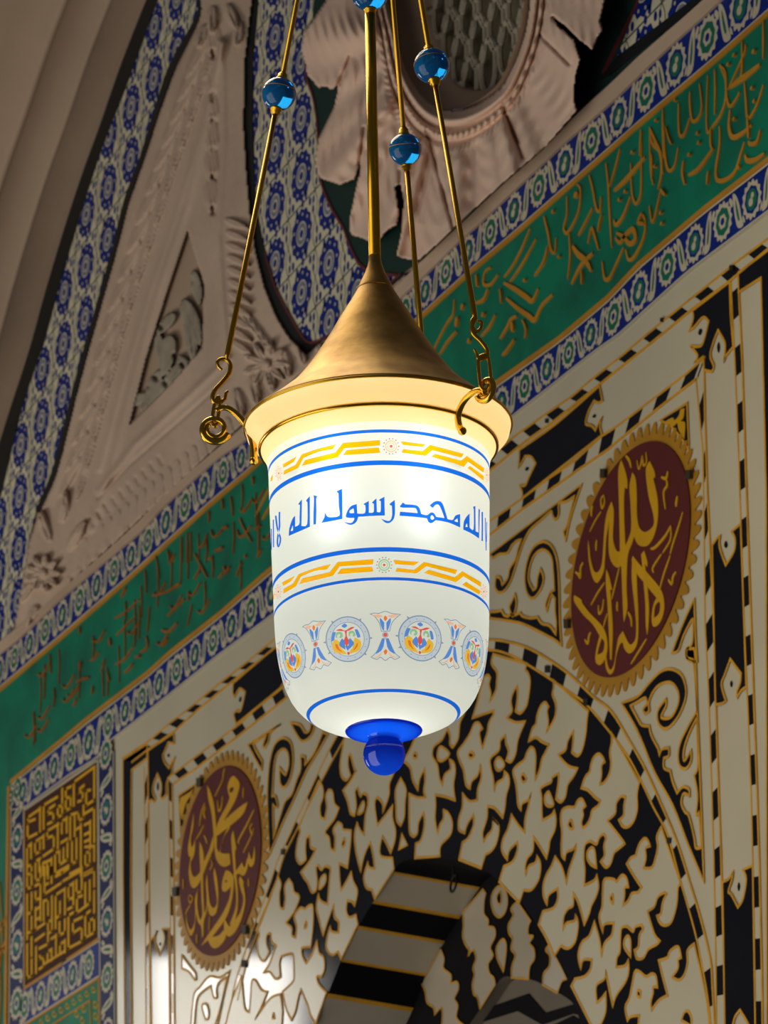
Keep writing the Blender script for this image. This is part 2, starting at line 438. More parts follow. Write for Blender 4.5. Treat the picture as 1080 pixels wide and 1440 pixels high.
VOUS = [
 ("@A5 90 120! 75 200 120 270 120 350 110 430 62 520! 70 450 55 380 67 320! 45 295 10 320 @C4 600 0 580 60 560 150 515 300! 600 270 692 238! 690 275! 650 350 640 420 600 550! 585 500 575 420 600 388! 570 340 530 350 490 440 430 530 390 590 410 670 440 740 460 860 495 895! 510 830 560 780 580 700! 590 800 560 900 555 992! 490 1000 432 935! 430 1050 400 1150 400 1240 450 1270! 470 1200 520 1115! 525 1200 480 1310 430 1350! @PX 647 1208.8! 678 1221! @N6 330 10! @A8 10 345 50 290 75 200 75 120 25 70! @C4 735 1200! 690 1150! 680 1240 640 1290 610 1340! 600 1270 620 1200 640 1130 640 1045! 700 1060 770 1140! 790 1050 800 950 825 860 820 790 785 750! 775 810 720 850 700 910! 690 800 670 720 668 640 740 570 750 490 790 448! 800 520 820 580 800 655! 840 670 880 600 900 480 960 328! 880 335 803 298! 850 240 840 160 860 80 892 30! 895 130 878 240! 920 260 970 200 @A5 385 500 402 350 385 280 362 250 375 203!",
  ["@C4 500 585 480 610 500 640 530 615"], "@C4 740 630 705 670 715 730 750 740 785 690"),
 ("@A5 598 340! 600 400 590 460 615 530 620 600 600 680 540 778! 555 700 545 600 558 565! 530 525 490 560 460 640 450 710 420 750 390 855! 450 825 500 860 560 885! 530 950 500 1010 480 1100 445 1178! 445 1100 450 1000 440 930 410 905 375 950 350 1015 290 1060 258 1110 280 1210 290 1290 300 1390 325 1435! 335 1380 385 1350 407 1300! @C4 985 1050 960 1150 955 1262! @A8 240 120 185 35! 155 150 110 250 105 340 150 415! 165 340 230 268! 235 330 195 430 120 470! 80 600! 165 690 250 775! 287 670! 350 670 410 590 430 500 425 430 400 385! 385 440 330 470 305 540! 300 470 320 400 365 340 370 225! 420 300 480 402! 500 320 510 250 550 160 560 70 545 0! 520 40 445 82! @A5 500 1430 500 1330 490 1260 520 1230 580 1200 590 1160 640 1128! 640 1200 620 1340! 660 1370 700 1320 720 1220 770 1150 802 1085! 720 1060 638 968! 700 930 720 850 765 770! 765 850 755 948! 800 980 840 930 870 800 880 690 892 600!",
  ["@A5 340 1130 325 1165 345 1200 370 1175"], "@A5 555 1280 525 1320 530 1380 560 1405 600 1390 575 1310"),
 ("@A6 488 -60! 490 20 475 110 485 200 470 290 430 360 390 380! 405 300 405 220 432 190! 415 150 380 120 340 150 315 210 305 270 265 320 235 410! 290 430 350 490 392 520! 375 560 325 600 310 660 280 720 245 748! 235 700 250 640 245 590 270 560! 250 515 230 500 200 520 175 570 120 570 70 600 60 680 70 780 65 900 70 980 95 1012! 110 950 160 930 187 892! 180 960 130 1100 108 1212! @A8 610 480 553 388! 520 470 480 540 455 620 455 720 485 792! 500 710 572 658! 575 740 540 820 450 850! 413 962! 480 1080 545 1228! 600 1140! 660 1165 720 1110 745 1000 745 930 725 882! 715 930 650 950 620 1002! 625 900 660 830 705 800 705 698! 740 760 770 850 800 962! 840 870 860 800 900 720 920 640 905 548! 880 590 798 632! @A6 265 1110 255 1000 265 890 310 860 362 885 385 830 420 800 440 835 425 900 430 980 398 1030! 440 1080 480 1050 510 960 540 930 602 880! 560 820 453 685! 520 625 530 540 570 480 607 490! 595 560 590 640 552 680! 580 730 620 742 670 700 705 600 705 460 724 360!",
  ["@A6 140 680 122 720 140 752 165 750 155 700"], "@A6 320 910 285 950 285 1010 320 1060 362 1082! 355 1000 345 930"),
 ("@A6 908 738! 870 820 880 900 860 1000 830 1080 760 1085! 780 1000 775 920 814 900! 795 850 765 835 725 880 700 950 690 980 650 1000 618 1050! @A7 310 180 382 290! 350 330 300 340 270 400 225 440! 240 350 240 290 272 285! 255 210 215 185 170 240 150 220 70 220 55 320 50 450 25 540 55 667! 70 600 147 588! 130 690 70 760 45 862! @A8 925 1080 885 938! 840 1060 780 1110 748 1220 770 1332! 790 1260 862 1258! 850 1340 800 1400 720 1420! 690 1480! @A7 -20 1500! 40 1440! 80 1330 80 1178! 40 1230 5 1260! 0 1120 70 1060 80 998! 110 1150 140 1292! 170 1200 250 1080 275 990 270 903! 240 950 168 962! 175 880 200 830 205 700 215 630 260 620 310 660 330 620 377 605! 395 640 365 690 355 790 323 820! 345 890 400 880 440 810 510 770 537 740! 490 680 433 490! 490 450 520 370 570 335 592 345! 560 420 545 510 513 530! 540 590 590 610 640 570 680 430 690 290 714 260!",
  ["@A7 130 350 115 385 140 425 140 360"], "@A7 265 695 235 740 240 800 290 872! 290 740"),
 ("@A7 827 763! 770 820 770 920 745 1020 700 1070 640 1045! 690 970 690 900 717 880! 700 800 670 790 620 830 600 880 528 905! 560 1040 602 1200! 560 1220 520 1250 468 1322! 460 1260 480 1180 480 1130 517 1130! 505 1040 470 1015 420 1040 360 995 325 1000 305 1100 280 1220 245 1300 265 1412! 290 1380 362 1368! 350 1500! 960 1500! 925 1200",
  ["@A7 350 1155 345 1200 370 1215 372 1170", "@A7 720 1410! 740 1350 770 1330 800 1380 805 1460!"], None),
 ("@L3 750 1000! 755 880! 800 850 830 720 822 618! 780 700 770 790 740 822! 705 780 700 600 700 458! 770 490 838 490! 825 430 835 350 830 248! 790 330 775 428! 730 340 710 240 652 180! 700 100 760 -30 830 -140 @PX 620 935! 655 915! @C4 470 150 450 250 410 340 395 470 350 548! 325 520 325 450 302 388! 260 480 190 540 178 620 220 700 235 800 260 862! 280 780 330 730 320 648! 360 680 370 760 355 870 370 995! 290 965 200 948! 205 1040 200 1150 220 1272! 240 1200 270 1150 270 1076! 310 1100 345 1180 330 1280 250 1370 240 1440 @L3 962 985!",
  ["@L3 745 110 735 150 760 160 765 130"], "@C4 250 540 220 590 225 650 265 660 322 600"),
 ("@L3 410 1345! 385 1268! 340 1250 318 1160 352 1038! 365 1080 408 1090! 400 1000 372 868! 340 930 310 1020 293 1112! 270 1030 245 900 240 790 262 703! 285 760 320 802! 330 650 350 560 350 480 310 455 290 480 265 408! 245 440 255 560 240 642! 205 620 180 520 143 430! 200 360 250 268! 235 240 205 130 187 140! 185 220 205 302! 170 345 130 310 118 210 140 60 150 0 @PX 497 1020! 540 969! @L3 640 -100 620 100 575 270 535 370 530 470 480 612! 475 540 430 490 410 540 420 640 433 722! 500 640 562 558! 560 660 585 760 580 850 545 957! 510 880 475 818! 455 900 465 985 560 1000! 572 1092!",
  [], "@L3 310 525 275 590 270 630 310 610 325 550"),
 ("@L1 718 468! 750 520 755 600 730 680 735 770 768 792! 785 690 775 600 800 545! 835 560 850 660 887 700! 850 790 780 880 773 920! 805 950 820 1040 850 1057! 855 950 840 880 880 818! 915 840 925 880 992 888! 985 1000 960 1202! 920 1180 888 1168! 895 1290 905 1392! 950 1320 992 1238! 1010 1320 @L2 1045 320 1020 442! 1000 410 958 400! 950 480 975 540 1032 520! 1046 600! 905 892! 880 828! 830 860 780 800 790 700 815 620! 830 660 882 672! 885 580 850 540 842 438! 790 580 755 692! 720 560 697 460 715 348! 735 400 792 432! 800 320 810 200 815 130 770 110 740 140 710 98! 695 130 705 240 695 312! 660 330 625 250 595 210 568 160! 640 70 @L1 692 1048! 650 1030 640 940 612 950! 605 1040 610 1132! 560 1170 525 1100 540 970 560 900 545 868!",
  ["@L1 930 955 910 1010 925 1025 940 985"], "@L2 770 180 730 220 720 300 760 270 780 220"),
 ("@L2 375 198! 400 260 385 340 390 450 420 472! 435 380 430 280 465 218! 495 260 510 330 545 350 552 390 510 490 438 590! 490 630 490 690 520 712! 530 620 510 530 560 460 600 472! 640 440 667 450 670 600 650 790! 610 790 573 800! 575 860 610 930! 660 850 702 743! 720 840 760 880 765 980 738 1042! 700 1040 720 1110 782 1170! 690 1440! 640 1360! 625 1290 565 1148! 540 1230 520 1330 485 1407! 440 1310 410 1168! 500 1080 507 1000! 500 860 460 850 400 868! 385 930 392 1040! 350 1060 300 1000 248 1010! 300 930 357 780! 320 750 310 680 280 690 275 760 300 832! 250 910 205 850 200 740 215 680 188 648!",
  ["@L2 605 580 595 630 610 625 615 590"], None),
 ("@L2 -20 1240! 62 1040! 70 1100 90 1300 130 1342! 140 1200 150 1080 180 1070 230 1150 282 1168! 230 1300 180 1402! 300 1230 392 1188! 410 1330 400 1480! -80 1480!",
  ["@L2 335 1350 325 1390 345 1390"], None),
]
for i, (s, holes, tear) in enumerate(VOUS):
    inlay('voussoir', s, 'marble', holes, front=-.0022)
    if tear: inlay('leaf_inlay', tear, 'marble', front=-.0022)
inlay('leaf_inlay', "@L3 630 328! 585 430 590 560 595 680 630 727! 660 650 665 530 675 420", 'marble', front=-.0022)
inlay('leaf_inlay', "@L3 640 798! 615 925! 686 890!", 'marble', front=-.0022)

# ---- chequered strips
def strip(name, A, Bp, n, anchor, duty=.5, lab=None, edge=.0065, front=-.002):
    """black and white blocks between two traced edges, with a gold line along each;
    anchor is the photo point on the first edge where one black block starts"""
    def cum(P):
        Q = [W(p[0], p[1]) for p in P]
        d = [0]
        for a, b in zip(Q, Q[1:]): d.append(d[-1] + (b - a).length)
        return Q, d
    QA, dA = cum(A); QB, dB = cum(Bp)
    def at(Q, d, t):
        x = min(max(t, 0), 1) * d[-1]
        for i in range(len(d) - 1):
            if d[i+1] >= x or i == len(d) - 2:
                f = (x - d[i]) / max(1e-9, d[i+1] - d[i])
                return Q[i].lerp(Q[i+1], min(f, 1))
    w_ = W(*anchor)
    ta = min((k / 2000 for k in range(2001)), key=lambda t: (at(QA, dA, t) - w_).length)
    cuts = []
    for i in range(-n - 1, n + 2):
        a = ta + i / n
        cuts += [(a, a + duty / n, 'black'), (a + duty / n, a + 1 / n, 'marble')]
    mb = MB()
    m_ = 4
    for a, b, m in cuts:
        a, b = max(0, a), min(1, b)
        if b - a < 1e-6: continue
        top = [at(QA, dA, a + (b-a) * j / m_) for j in range(m_ + 1)]
        bot = [at(QB, dB, a + (b-a) * j / m_) for j in range(m_ + 1)]
        k = m_ + 1
        mb.add([Vector((p.x, front, p.z)) for p in top + bot], [(j, j+1, k+j+1, k+j) for j in range(m_)], M[m])
    for Q, d in ((QA, dA), (QB, dB)):
        P_ = [at(Q, d, i / 60) for i in range(61)]
        mb.add([Vector((p.x, front, p.z)) for p in P_] + [Vector((p.x, .001, p.z)) for p in P_], [(i, i+1, 62+i, 61+i) for i in range(60)], M['marble'])
    ob = mb.build(name, sur, label=lab)
    for L in (A, Bp):
        g = MB()
        ribbon(g, L, edge, M['gold'], front - .001, .001, closed=False)
        g.build('gold_edge', ob)

strip('chequer_arch', AO[4:], AI[4:], 21, (697.5, 901), lab='chequered strip that follows the arch')
OT = [(173.3, 1066.7), (213, 1040), (240, 1017), (260, 1002), (310, 961), (348, 931.7), (380, 905), (723, 615), (770, 581.7), (805, 558), (831.7, 535), (870, 505), (932.5, 452.5), (1020, 382.5), (1038, 368), (1080, 336.7), (1180, 260)]
OB_ = [(186, 1072), (208, 1055), (246.7, 1028), (278, 999), (315, 968.5), (333, 954), (381.7, 916), (736.7, 623), (776.7, 595), (810, 568), (845, 540), (870, 520), (935, 467.5), (977.5, 432.5), (1027.5, 395), (1080, 351), (1190, 268)]
strip('chequer_rail', OT, OB_, 33, (801.7, 561), lab='outer chequered strip along the top')
IT = [(236.7, 1095), (260, 1076.7), (340, 1016.7), (360, 998), (390, 974), (690, 733), (735, 701.7), (773, 673), (810, 648), (848, 613), (870, 599), (967.5, 525), (993, 502)]
IB = [(245, 1101.7), (275, 1081.7), (340, 1031.7), (390, 992), (690, 751.7), (736.7, 715), (773, 690), (815, 660), (856.7, 631.7), (870, 620), (935, 567.5), (983, 531)]
strip('chequer_rail', IT, IB, 23, (773.3, 673), lab='inner chequered strip along the top')
strip('chequer_stile', [(980, 533), (985, 585), (990, 640), (993, 880), (998, 980), (1001.7, 1096.7), (1005, 1200), (1008, 1350), (1009, 1480)], [(991, 503), (992.5, 590), (996, 695), (1005, 880), (1008, 996.7), (1011.7, 1113), (1015, 1200), (1019, 1350), (1021.5, 1480)], 12, (997, 957), lab='inner chequered strip down the right side')
strip('chequer_stile', [(1029, 397.5), (1035, 515), (1040, 640), (1048, 880), (1053, 996.7), (1057.5, 1113), (1060, 1216.7), (1062.5, 1350), (1064, 1480)], [(1039, 388), (1045, 515), (1051, 695), (1057.5, 880), (1061.7, 996.7), (1065.8, 1113), (1069, 1216.7), (1072.5, 1366), (1074, 1480)], 13, (1048.5, 896), lab='outer chequered strip down the right side')
strip('chequer_stile', [(237.5, 1098), (240, 1216.7), (240.8, 1333), (241.7, 1480)], [(243, 1103), (245, 1216.7), (245.5, 1333), (246, 1480)], 7, (239, 1151), lab='inner chequered strip down the left side')
strip('chequer_stile', [(203.7, 1080), (205, 1216.7), (206.7, 1480)], [(208.7, 1056), (210, 1216), (212.5, 1480)], 7, (204, 1106), lab='outer chequered strip down the left side')
inlay('border_block', [(174, 1068), (208, 1046), (208, 1066), (186, 1083), (185, 1240), (186.5, 1480), (177, 1480), (174.2, 1240)], label='black border band at the left edge')
inlay('border_block', [(1039.5, 384), (1080, 353), (1190, 270), (1190, 1480), (1080, 1480), (1079, 700), (1071.5, 391), (1040, 411)], label='black border band at the right edge')

# ---- cartouche frieze
inlay('cartouche_block', "@K 295 332! 510 185! 515 270 490 268 465 265! 440 330 420 380 440 440 475 482! 500 420 522 390! 500 470 495 530 470 562! 450 620 450 702! 415 740 400 720! 410 620 375 528! 340 620 335 680 357 742! 345 770 325 750 300 772!")
inlay('cartouche_block', "@J 535 963! 900 650! 1140 520! 1120 640 1060 700 1060 800! 930 1010! 560 1312! 540 1230 560 1198! 600 1190 637 1040! 590 1010 545 1082! 530 1040")
inlay('cartouche_block', "@T7 250 1275! 560 1055 925 735! 950 862! 918 880 880 862! 830 960 810 1055 860 1075 892 1112! 915 1060 947 1005! 930 1080 948 1152! @B 270 607! 275 560 255 498! 300 495 330 430 387 310! 350 255 298 250! 265 310 243 342! 248 270")
inlay('cartouche_block', "@H 460 388! 670 225! 675 400 690 592! 650 640 638 672! 645 600 640 560 605 498! 580 560 560 640 580 700 570 732! 525 722! 520 648! 470 682! 490 640 448 588! 490 590 520 570 552 448! 520 425 470 480 443 502! 465 430")
inlay('cartouche_block', "@G 765 640! 790 605 802 598! 800 650 830 737! 870 670 875 610 858 575! 902 538! @Fq 768 0! 785 515! 740 550 710 602! 705 560 735 480 742 405! 650 283! 600 420 575 500 612 632! 585 655 525 667!")
inlay('cartouche_block', "@Mq 465 243! 520 215 552 160! 545 220 515 320 540 350 595 457! 640 380 665 220 638 140! 720 103! 742 1500! 690 1460! 660 1400 612 1323! 570 1380 550 1460! 485 1500!")
inlay('cartouche_block', "@P 375 735! 415 690 432 650! 415 700 415 760 455 862! 490 760 495 700 475 638! 530 638! 538 1600! 388 1600!")
DOTS = ["@B 310 340 295 360 305 375 325 355", "@T7 880 975 862 1000 880 1005 892 990", "@H 605 565 597 595 605 625 612 595", "@H 500 490 490 515 502 525 512 500", "@K 465 360 455 375 465 390 475 372", "@K 375 600 367 640 375 670 382 640",
        "@G 828 620 820 640 828 655 836 640", "@Fq 655 465 645 490 655 520 665 490", "@Mq 597 245 588 285 597 318 607 280", "@P 455 750 448 770 458 780 460 760", "@J 590 1080 580 1110 590 1125 600 1095"]
for s in DOTS: inlay('dot_inlay', s, gold=False)

# ---- spandrels
inlay('spandrel_scroll', "@B 775 488! 735 600 690 740 662 850 640 962! 620 885! 645 850 665 780 715 588! 650 630 600 640! 580 660 582 740 555 785 530 748! 515 715 430 790 360 850 320 900 @E 300 430! 270 520 240 620 190 770 130 860 80 870 50 820 55 730! 95 740 115 802! 165 740 185 650 235 570 260 470 290 385! 245 400 200 442! 160 510 90 520 30 555! 0 520!", label='black scroll left of the right roundel')
inlay('spandrel_scroll', "@E 465 655! 495 740 470 840 400 925 345 880 322 740 345 580 400 460 490 405 570 450 615 560 632 700 640 900 645 1150 660 1362! 600 1310 450 1230 300 1160 150 1130 0 1110! 0 1050! 50 1050 110 1038! 135 1085 175 1092! 185 1075 230 1080 280 1058! 300 1090 370 1110 440 1100! 480 1160 550 1180 608 1257! 612 1150 602 1050 602 930! 570 890! 545 960 525 1042! 513 980 555 870! 595 850! 585 690 565 540 490 478 410 530 365 650 358 760 400 850! 430 820 440 740", label='black scroll ring left of the right roundel')
inlay('spandrel_scroll', "@E 230 888! 245 960 235 1040 210 1090 180 1010 205 950")
inlay('spandrel_scroll', "@D 60 435! 150 400 220 320 280 260 340 245 400 280 425 370 405 460 360 540 310 580 270 550 265 480 310 413! 312 450 285 515 340 515 380 440 380 370 340 320 280 330 240 370 215 430 218 480! 195 495 183 470 207 440! 195 405 150 430 112 450! 150 520 175 560 217 565! 230 620 268 692! 275 727! 290 695 327 688! 328 730 300 745! 300 800 335 817! 350 880 375 942! 405 908 440 920 444 957! 410 945 398 1000 420 1050 440 1070 470 1190 480 1250 512 1247! 498 1050! 482 1060 490 950 470 843! 490 800 490 700 485 518! 440 610 412 700 415 760 452 703! 452 760 425 803 390 790 380 730 395 650 440 560 486 480! 480 380 468 210 455 190 425 180! 425 130 450 130 470 128! 478 200 488 480 505 900 525 1442! 440 1240 350 1010 250 830 150 590", label='black scroll under the right roundel')
inlay('spandrel_scroll', "@G 678 903! 640 980 600 1080 570 1160! 600 1150 625 1080 660 1010 672 998! 672 1080 665 1120 640 1150 650 1195 692 1202! 685 1100")
inlay('spandrel_scroll', "@L1 120 165! 330 30 392 -7! 330 40 300 80 290 140 258 192! 245 170 272 88! 230 110 163 160! 190 220 242 310! 235 377! 190 300")
inlay('spandrel_scroll', "@L1 300 1092! 288 800 283 600 292 400 320 230 360 140 420 108 480 150 500 280 480 430 430 522 392 490 385 358! 415 400 437 420! 465 330 455 230 415 200 365 240 340 330 330 480 323 600! 350 600 370 680 355 697! 330 668! 330 760 335 900 335 952! 400 740 435 640 490 580 530 460 565 370 563 260! 600 270 600 332! 680 230 750 58! 792 80! 700 240 620 370 560 500 480 680 400 850", label='black scroll right of the left roundel')
inlay('spandrel_scroll', "@L1 478 -22! 520 60 570 130 620 120 660 70 682 0! 650 -32! 640 40 600 60 560 0")
tri = inlay('corner_triangle', "@H 278 1005! 430 908! 441 1172! 400 1110 340 1040", label='black corner triangle with a gold leaf, right')
mb = MB(); plate(mb, [poly("@H 310 1010! 350 990 360 1005 385 980 395 945 417 938! 410 990 395 1010 420 1020 415 1112! 385 1060 375 1020 350 1040")], M['gold_letter'], -.0035, -.002); mb.build('gold_leaf', tri)
tri = inlay('corner_triangle', "@K 555 713! 722 598! 650 780 610 900 570 1067!", label='black corner triangle with a gold leaf, left')
mb = MB(); plate(mb, [poly("@K 570 730! 640 690 682 653! 650 720 620 770 600 830 580 922! 565 820")], M['gold_letter'], -.0035, -.002); mb.build('gold_leaf', tri)
crop('X7', 240, 1300, 6)
inlay('spandrel_scroll', "@X7 100 260! 150 330 215 412! 215 470 160 400 100 370!")
inlay('spandrel_scroll', "@X7 502 393! 420 450 330 440 250 532! 200 600 175 860! 200 860 215 700 240 600 340 520 350 540 370 620 395 610 390 560 410 490 480 442! 440 640 420 720 375 860! 395 860 450 600")
inlay('leaf_inlay', "@X7 270 690 285 670 310 680 325 740 320 790 300 800 280 740")
# iron pins that hold the slabs
for (x, y, s) in ((772, 941, 5), (826, 987, 5), (943, 1182, 4), (345, 1355, 5), (400, 1198, 4), (771, 592, 3), (933, 450, 3), (1031, 377, 4)):
    mb = MB()
    plate(mb, [[(x-s*.6, y-s), (x+s*.7, y-s*.9), (x+s*.5, y+s*1.1), (x-s*.7, y+s)]], M['iron'], -.006, 0)
    mb.build('iron_pin', sur)

# ---- roundels
LIFT = [0]
def roundel(label, c, e1, w, nsc, letters, strokes, clamps):
    def E(t, k=1.0):
        return (c[0] + k * (e1[0] * math.cos(t)), c[1] + k * (e1[1] * math.cos(t) + w * math.sin(t)))
    ro = thing('calligraphy_roundel', label, 'roundel', W(c[0], c[1] + w), 'calligraphy roundels of the niche front')
    mb = MB()
    ring = []
    for i in range(nsc * 8):
        t = 2 * math.pi * i / (nsc * 8)
        ph = (i % 8) / 8
        k = 1.05 + .105 * max(0, math.sin(math.pi * (ph * 1.25 if ph < .8 else 0))) ** .6
        ring.append(E(t, k))
    plate(mb, [ring], M['gold_dark'], -.004, 0)
    sc_ = mb.build('scalloped_rim', ro)
    mb = MB()
    disc = [E(2 * math.pi * i / 96, .99) for i in range(96)]
    plate(mb, [disc], M['maroon'], -.008, 0)
    dk = mb.build('disc', ro)
    for L in letters:
        mb = MB()
        LIFT[0] += .00012
        plate(mb, [poly(s) for s in L], M['gold_letter'], -.0094 - LIFT[0], -.008)
        mb.build('gold_letter', dk)
    for (s, wd) in strokes:
        mb = MB()
        LIFT[0] += .00003
        stroke(mb, s, wd, M['gold_letter'], -.0094 - LIFT[0], -.008, taper=True)
        mb.build('vowel_mark', dk)
    LIFT[0] = 0
    for (t, k) in clamps:
        x, y = E(t, k)
        mb = MB()
        plate(mb, [[(x-3, y-6), (x+3.5, y-6), (x+3, y+6), (x-2.5, y+7)]], M['clamp'], -.014, 0)
        mb.build('clamp', ro)

RL = [["@Q1 470 285! 495 350 520 450 520 530! 500 515! 493 600 495 800 505 1010! 535 940 555 850 548 640 540 500 565 390! 590 440 600 560 602 740 620 850 660 890 700 882 745 830 740 740 700 580 678 370 710 295! 750 380 755 430! 740 440! 775 600 780 760 755 900 710 990 660 1015 610 995 578 930! 560 990 530 1070 @Q2 518 100 515 300 522 450 492 575! 485 450 475 200 470 100! 430 112 385 60 365 -30 @Q1 365 900 370 800! 345 930 335 1080 @Q2 330 60 320 150 270 240 230 200 200 80 190 -40 @Q1 190 960! 200 1020 205 1080 @Q2 215 60 240 140 275 150 305 90 315 0 @Q1 320 1000 330 850 350 730 388 635! 405 700 405 800 400 950 430 1050 460 1055! 455 800 450 600 445 380"],
      ["@Q2 570 15! 560 60 600 160 660 235 720 310 770 370! 745 420 728 520 735 600 760 610 800 570 830 480 830 380 800 290 720 190 620 80", "@Q2 785 400! 755 440 745 540! 790 500 800 420"],
      ["@Q2 565 20! 560 200 580 400 595 550 595 700 560 760 530 745 485 650! 450 700 430 800 410 930 380 975 355 930 345 860! 335 880 345 970 378 1015 410 970 430 850 460 760 485 745! 500 800 540 838 590 790 612 700 615 500 605 300 595 100"],
      ["@Q2 640 0! 660 230 675 420 680 600 690 680! 700 600 705 450 690 250 670 80! 690 110! 690 60 665 -30!"],
      ["@Q2 75 345! 75 400 150 510 230 590 290 690! 262 800 255 900 290 935 340 870 355 750 320 620 200 490 140 410! 130 380", "@Q2 305 710! 280 790 270 850! 320 820 330 740"],
      ["@Q2 345 125! 342 250 355 400 365 600 378 890! 390 890! 400 650 390 450 378 300! 395 300! 370 190"]]
RS = [("@Q1 990 725 960 830 905 1000 885 1080", 3.5), ("@Q2 885 10 830 170 795 300", 3.5), ("@Q1 890 840 840 930 760 1020 720 1035", 4), ("@Q1 890 850 885 960 820 1070", 2.8), ("@Q2 810 0 740 110 745 155", 3.2),
      ("@Q2 330 240 270 330 215 430", 2.8), ("@Q2 455 110 420 260 390 380", 3), ("@Q2 355 500 335 560 320 620", 2.6), ("@Q2 685 715 620 820 555 925", 3), ("@Q1 300 720 250 800 205 890", 2.2), ("@Q1 325 580 300 620 310 690 330 640 325 580", 3),
      ("@Q1 510 250 540 290 555 350", 4), ("@Q1 605 290 620 360 640 310 650 260 660 330 685 300 680 220", 3), ("@Q1 865 380 850 440 810 430", 4), ("@Q1 850 440 860 500 830 560 845 700", 3.6), ("@Q1 945 590 938 640 935 680", 4.5),
      ("@Q1 230 670 220 710 220 760", 4), ("@Q1 265 960 260 1000 260 1050", 3.4), ("@Q2 85 150 110 170 125 190 130 110 150 70", 4), ("@Q2 870 215 900 250 910 190 935 150", 4), ("@Q2 165 720 190 750 200 690 215 660", 4),
      ("@Q2 280 430 285 500 310 470 325 380", 3.2), ("@Q2 530 490 555 540 560 610", 3.6), ("@Q2 440 400 438 440 440 480", 3.4)]
roundel('large maroon roundel with gold calligraphy in the upper right spandrel', (890.6, 787), (84.4, -64.2), 154.9, 54, RL, RS, [(-2.0, 1.06), (-.35, 1.05), (3.0, 1.06)])
LL = [["@Q3 690 260! 650 290 618 380 625 460 640 520 600 620 540 730 490 850 480 950 495 962! 600 880 700 800 800 700 850 568! 780 610 680 690 570 790! 620 700 690 580 740 450 755 340", "@Q3 660 395 640 420 650 460 680 440 690 400"],
      ["@Q3 640 830! 580 950 540 1080 540 1160 640 1170! 650 1250! @Q4 650 130! 580 160 520 130 480 50 465 -60 @Q3 465 1100 450 900 430 700 390 520 378 370! 410 430 450 560 470 700 490 960 490 1100 520 1160! 545 1060 580 960 640 870"],
      ["@Q3 450 960! 455 1090 410 1200 370 1246 @Q4 420 30 380 120 330 250 270 370 220 410 185 370 165 250 170 150 185 40 @Q3 165 1200 155 1100 180 950 220 698! 215 850 185 1000 200 1102! 225 1050 240 998! 230 1150 200 1240 @Q4 185 100 190 200 225 280 290 230 340 100 400 -30"],
      ["@Q3 295 1028! 290 1150 295 1246 @Q4 295 100 305 300 315 550 325 700 300 780 275 700 262 600! 265 450 277 418! 240 520 240 650 235 800 190 900 150 820 135 698! 135 820 160 920 190 965 225 900 245 760 255 680! 270 800 310 860 320 982! 335 960 340 800 375 680 385 598! 400 700 440 735 490 680 510 500 495 300 465 168! 455 250 475 400 495 550 480 620 450 640 410 580 390 420 380 248! 365 350 375 500 370 640 345 702! 335 500 330 200 @Q3 340 1246 330 1130"],
      ["@Q3 685 898! 662 1000 680 1246 @Q4 690 200 705 350 720 500 710 650 640 842! 700 790 735 640 738 450 720 250 710 100 @Q3 705 1150 722 1108!"],
      ["@Q4 600 200! 565 300 553 420 590 452 660 390! 640 530 570 690 480 830 395 950 308 1082! 390 1018! 430 1095 480 1112 550 1060 600 970 590 878! 520 960 438 982! 500 900 580 790 640 660 680 480 690 300 650 220", "@Q4 600 308! 585 345 622 330!"],
      ["@Q4 770 268! 752 320 770 410 805 540 770 690 700 790 640 862! 580 758! 580 880 610 960 650 972 720 900 790 740 825 570 815 430 800 358! 812 340!"],
      ["@Q3 935 1078! 920 1180 900 1240 870 1148! 855 1246 @Q4 850 60 820 170 790 108! 740 180 690 240! 690 302! 740 240 800 265 840 210 860 118! 890 165 930 110 940 0"]]
LS = [("@Q3 925 660 850 820 750 1010 755 1050", 3.5), ("@Q3 905 820 880 870 905 940 920 870", 3), ("@Q3 905 940 860 1040 800 1160", 2.2), ("@Q3 345 960 365 1000 380 1050", 3), ("@Q3 350 580 310 700 290 850", 3), ("@Q3 360 620 340 700 360 760", 3.5),
      ("@Q3 500 550 515 670 545 620 560 500", 3), ("@Q3 585 170 570 230 565 290", 3), ("@Q3 565 290 520 400 470 500", 1.8), ("@Q3 805 400 800 460 800 520", 2.8), ("@Q3 340 840 300 920 250 1000", 2), ("@Q4 170 490 210 520 185 580 165 540 170 490", 2.5),
      ("@Q4 185 600 150 660 125 720", 2), ("@Q4 410 740 405 830 400 920", 2), ("@Q4 100 300 100 360 102 420", 2.8), ("@Q4 865 300 865 345 865 390", 2.8), ("@Q4 260 950 258 1000 260 1050", 2.8), ("@Q4 430 80 440 130 410 200", 2.2)]
roundel('maroon roundel with gold calligraphy in the lower left spandrel beside the square script panel', (312.9, 1211), (57.9, -28), 132, 54, LL, LS, [(-2.05, 1.06), (3.05, 1.08), (.95, 1.06)])

# ---- the niche itself
ND = .256
DROP = .017
nic = thing('mihrab_niche', 'pointed niche recess with black and white striped soffit', 'niche', W(560, 1480))
# parametrise the niche outline by arc position; black/white/gold from the left foot up to the crown and mirrored down
fine = dense(NICHE, n=40)
